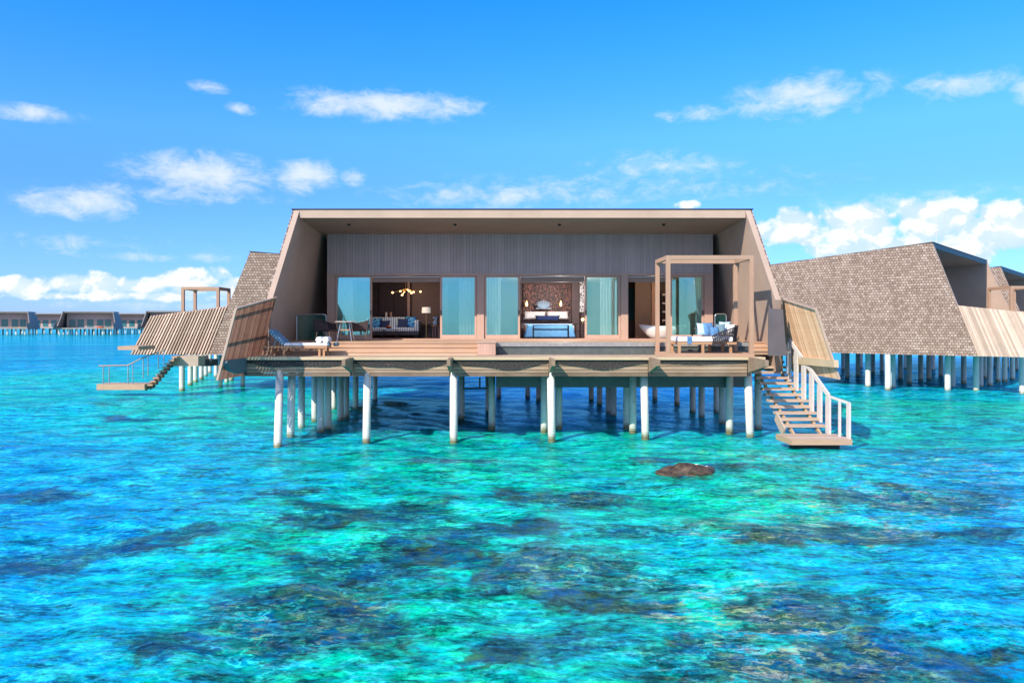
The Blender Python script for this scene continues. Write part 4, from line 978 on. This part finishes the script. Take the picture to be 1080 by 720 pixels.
cushion(577.5,335.2,35.2,27,5.5,'navy','long navy bolster cushion before the white pillows on the bed',.35,0,.15)
bn = thing('bed_bench', 'black open framed bench at the foot of the bed', 'bench', (X(581,32.7), 32.7, FZ))
x0, x1 = X(562.5,32.7), X(599.5,32.7); zt_ = Z(343,32.7)
for y in (32.6, 32.95):
    MB().path([(x0,y,zb),(x0,y,zt_),(x1,y,zt_-.0),(x1,y,zb)], .022).path([(x0,y,zt_-.14),(x1,y,zt_-.14)], .018).build('frame', M['blackmetal'], bn)
MB().box(x0+.03,x1-.03,32.63,32.92,zb+.36,zb+.40).build('seat', M['navy'], bn)
single(MB().box(X(551.5,36.5),X(602,36.5),36.50,36.59,4.22,5.72), 'wall_art', M['art'], 'tall red and black mosaic panel above the headboard', 'wall art', (X(577,36.5),36.5,4.22))
# fan shaped coral
cr = MB(); cc = P(573.3,324.5,35.9)
for a in range(-5,6):
    th = R(90+a*14); L = .34*math.cos(R(a*9)); cr.tube(cc, cc+Vector((math.cos(th)*L*1.25,0,math.sin(th)*L)), .02, .028, 6)
for rr in (.16,.24,.33): cr.path([cc+Vector((math.cos(R(q))*rr*1.25,0,math.sin(R(q))*rr*.95)) for q in range(20,161,14)], .012, 5)
cr.box(cc.x-.36,cc.x+.36,cc.y-.03,cc.y+.03,cc.z-.05,cc.z-.005)
single(cr, 'coral_ornament', M['mist'], 'pale fan shaped coral ornament on top of the headboard', 'ornament', (cc.x,cc.y,cc.z-.05))
for px, lab in ((555.5,'glowing pendant lamp left of the coral ornament'),(591.5,'glowing pendant lamp right of the coral ornament')):
    q = P(px,320,36.1); r = thing('pendant_lamp', lab, 'lamp', q, 0, 'pendant lamps beside the bed')
    MB().lathe(q-Vector((0,0,.14)), [(.01,0),(.05,.05),(.045,.14),(.012,.26)], 12).build('bulb', M['glow'], r, smooth=True)
    MB().tube(q+Vector((0,0,.12)), (q.x,q.y,5.8), .006, n=5).build('cord', M['brass'], r)
MB().box(X(603,36.3),X(611,36.3),36.3,36.55,FZ+.02,5.79).build('wall_panel', M['mauve'], villa)
single(MB().box(X(611.5,35.6),X(616,35.6),35.6,35.64,Z(329,35.6),Z(294,35.6)), 'lattice_panel', M['lattice'], 'narrow white carved lattice panel right of the bed', 'panel', (X(613.5,35.6),35.6,Z(329,35.6)))
nt = thing('nightstand', 'dark two level nightstand right of the bed', 'nightstand', (X(612,35), 35, FZ))
for z in (.30,.62): MB().box(X(606.5,35),X(617,35),34.8,35.2,zb+z,zb+z+.04).build('shelf', M['dark'], nt)
for px in (607,616.5): MB().box(X(px,35)-.02,X(px,35)+.02,34.82,35.18,zb,zb+.66).build('leg', M['dark'], nt)
q = Vector((X(614.5,35),35,zb+.665)); r = thing('table_lamp', 'small glowing amber lamp on the nightstand', 'lamp', q)
MB().lathe(q,[(.05,0),(.05,.02),(.01,.03),(.01,.12)],12).build('base', M['brass'], r); MB().ball(q+Vector((0,0,.18)),.07).build('lamp_shade', M['glow'], r, smooth=True)
l = bpy.data.lights.new('bedroom_fill','POINT'); l.energy = 230; l.color = (1,.88,.78); l.shadow_soft_size = .2
o = bpy.data.objects.new('bedroom_fill', l); COL.objects.link(o); o.parent = r; o.location = (-1.2,-2.2,1.3)  # unseen fill lamp added in front of the bed to brighten its cover

# ------------------------------------------------------------------ bathroom
Yw = 31.8
tx = X(699,Yw); tb_ = thing('bathtub', 'white freestanding oval bathtub in the right room', 'bathtub', (tx, Yw, FZ))
mb = MB(); n = 36; rows = [(.30,.01),(.38,.03),(.55,.18),(.70,.36),(.80,.55)]
def rim(k): return .08*abs(math.cos(2*math.pi*k/n))**2
i0 = len(mb.v)
prof = rows+[(.77,.55),(.66,.36),(.5,.18),(.3,.12)]
for j, (rr, zz) in enumerate(prof):
    for k in range(n):
        th = 2*math.pi*k/n; mb.v.append(Vector((tx+rr*1.28*math.cos(th), Yw+rr*.55*math.sin(th), FZ+.01+zz+rim(k)*zz*1.5)))
for j in range(len(prof)-1):
    for k in range(n): mb.f.append([j*n+k, j*n+(k+1)%n, (j+1)*n+(k+1)%n, (j+1)*n+k])
mb.f.append([k for k in range(n)][::-1]); mb.f.append([(len(prof)-1)*n+k for k in range(n)])
mb.build('tub', M['porcelain'], tb_, smooth=True)
MB().tube((tx-.05,Yw+.6,FZ+.01),(tx-.05,Yw+.6,FZ+1.0),.02).tube((tx-.05,Yw+.6,FZ+1.0),(tx-.05,Yw+.42,FZ+1.0),.018).build('tap', M['metal'], tb_)
for a, c, mm in ((669.5,686,'taupe'),(687,692,'frame')):
    MB().box(X(a,35.5),X(c,35.5),35.4,35.5,FZ+.012,5.79).build('inner_door', M[mm], villa)
single(MB().box(X(663.5,36.3),X(669,36.3),36.3,36.34,Z(338,36.3),Z(304,36.3)), 'mirror', M['farglass'], 'tall blue reflecting mirror at the left of the bathroom', 'mirror', (X(666,36.3),36.3,Z(338,36.3)))
sh2 = thing('towel_rack', 'dark shelf rack with white towels behind the bathtub', 'rack', (X(700,35.4), 35.4, FZ))
for px in (697.5,703.5): MB().box(X(px,35.4)-.02,X(px,35.4)+.02,35.3,35.6,FZ+.01,5.3).build('upright', M['blackmetal'], sh2)
for z in (3.9,4.3,4.7,5.1):
    f = MB().box(X(697.7,35.4),X(703.3,35.4),35.32,35.58,z,z+.03).build('shelf', M['blackmetal'], sh2)
    MB().box(X(698.5,35.4),X(702.5,35.4),35.34,35.55,z+.031,z+.12).build('towels', M['linen'], f, bevel=.02)
for px in (715,722): MB().box(X(px,34.5)-.05,X(px,34.5)+.05,34.4,34.5,FZ+.012,5.79).build('shower_frame', M['dark'], villa)
single(MB().box(X(731.0,31.5)-.02,X(731.0,31.5)+.02,31.3,31.33,Z(324,31.5),Z(295,31.5)), 'door_pull', M['brass'], 'long brass pull bar behind the bathroom glass', 'handle', (X(731,31.5),31.3,Z(324,31.5)))
chandelier('small brass chandelier with amber bulbs above the bathtub', ((686,294.5,0),(689,293.5,.1),(692,295,-.1)), 33.2, (689,292), energy=60)

# ------------------------------------------------------------------ reef rock breaking the surface
cx_, cy_ = W(738, 500)
bm = bmesh.new(); bmesh.ops.create_icosphere(bm, subdivisions=5, radius=1)
rng = random.Random(4); ks = [(Vector((rng.uniform(-1,1),rng.uniform(-1,1),rng.uniform(-1,1)))*f, rng.uniform(0,6), 1.0/f**.8) for f in (3,3,5,5,8,8,13,13,20,20,30,40) for _ in range(2)]
for v in bm.verts:
    d_ = sum(a*math.sin(v.co.dot(k)*1.0+p) for k, p, a in ks)*.30; v.co *= (1+d_); v.co.x *= .78; v.co.y *= .62; v.co.z = v.co.z*.33-.14
me = bpy.data.meshes.new('rock'); bm.to_mesh(me); bm.free(); me.materials.append(M['rock'])
for p in me.polygons: p.use_smooth = True
o = bpy.data.objects.new('rock', me); COL.objects.link(o); o.location = (cx_, cy_, 0); tag(o, 'brown reef rock just breaking the surface in front of the central villa', 'rock')

# foam where the ripples break over the rock
fr_ = random.Random(9); mb = MB()
for i in range(110):
    u = fr_.uniform(-1, .8); r_ = fr_.uniform(.01, .035)
    mb.ball((cx_+u*.50-.05, cy_+.02+.16*(1-u*u)+fr_.uniform(-.10,.06), .13*(1-u*u)+.05+fr_.uniform(0,.03)), r_*1.6, r_, r_*.45, 8, 5)
o = mb.build('foam', M['foam'], None, smooth=True, origin=(cx_, cy_, .1)); tag(o, 'white foam breaking over the brown reef rock', 'foam'); o['kind'] = 'stuff'
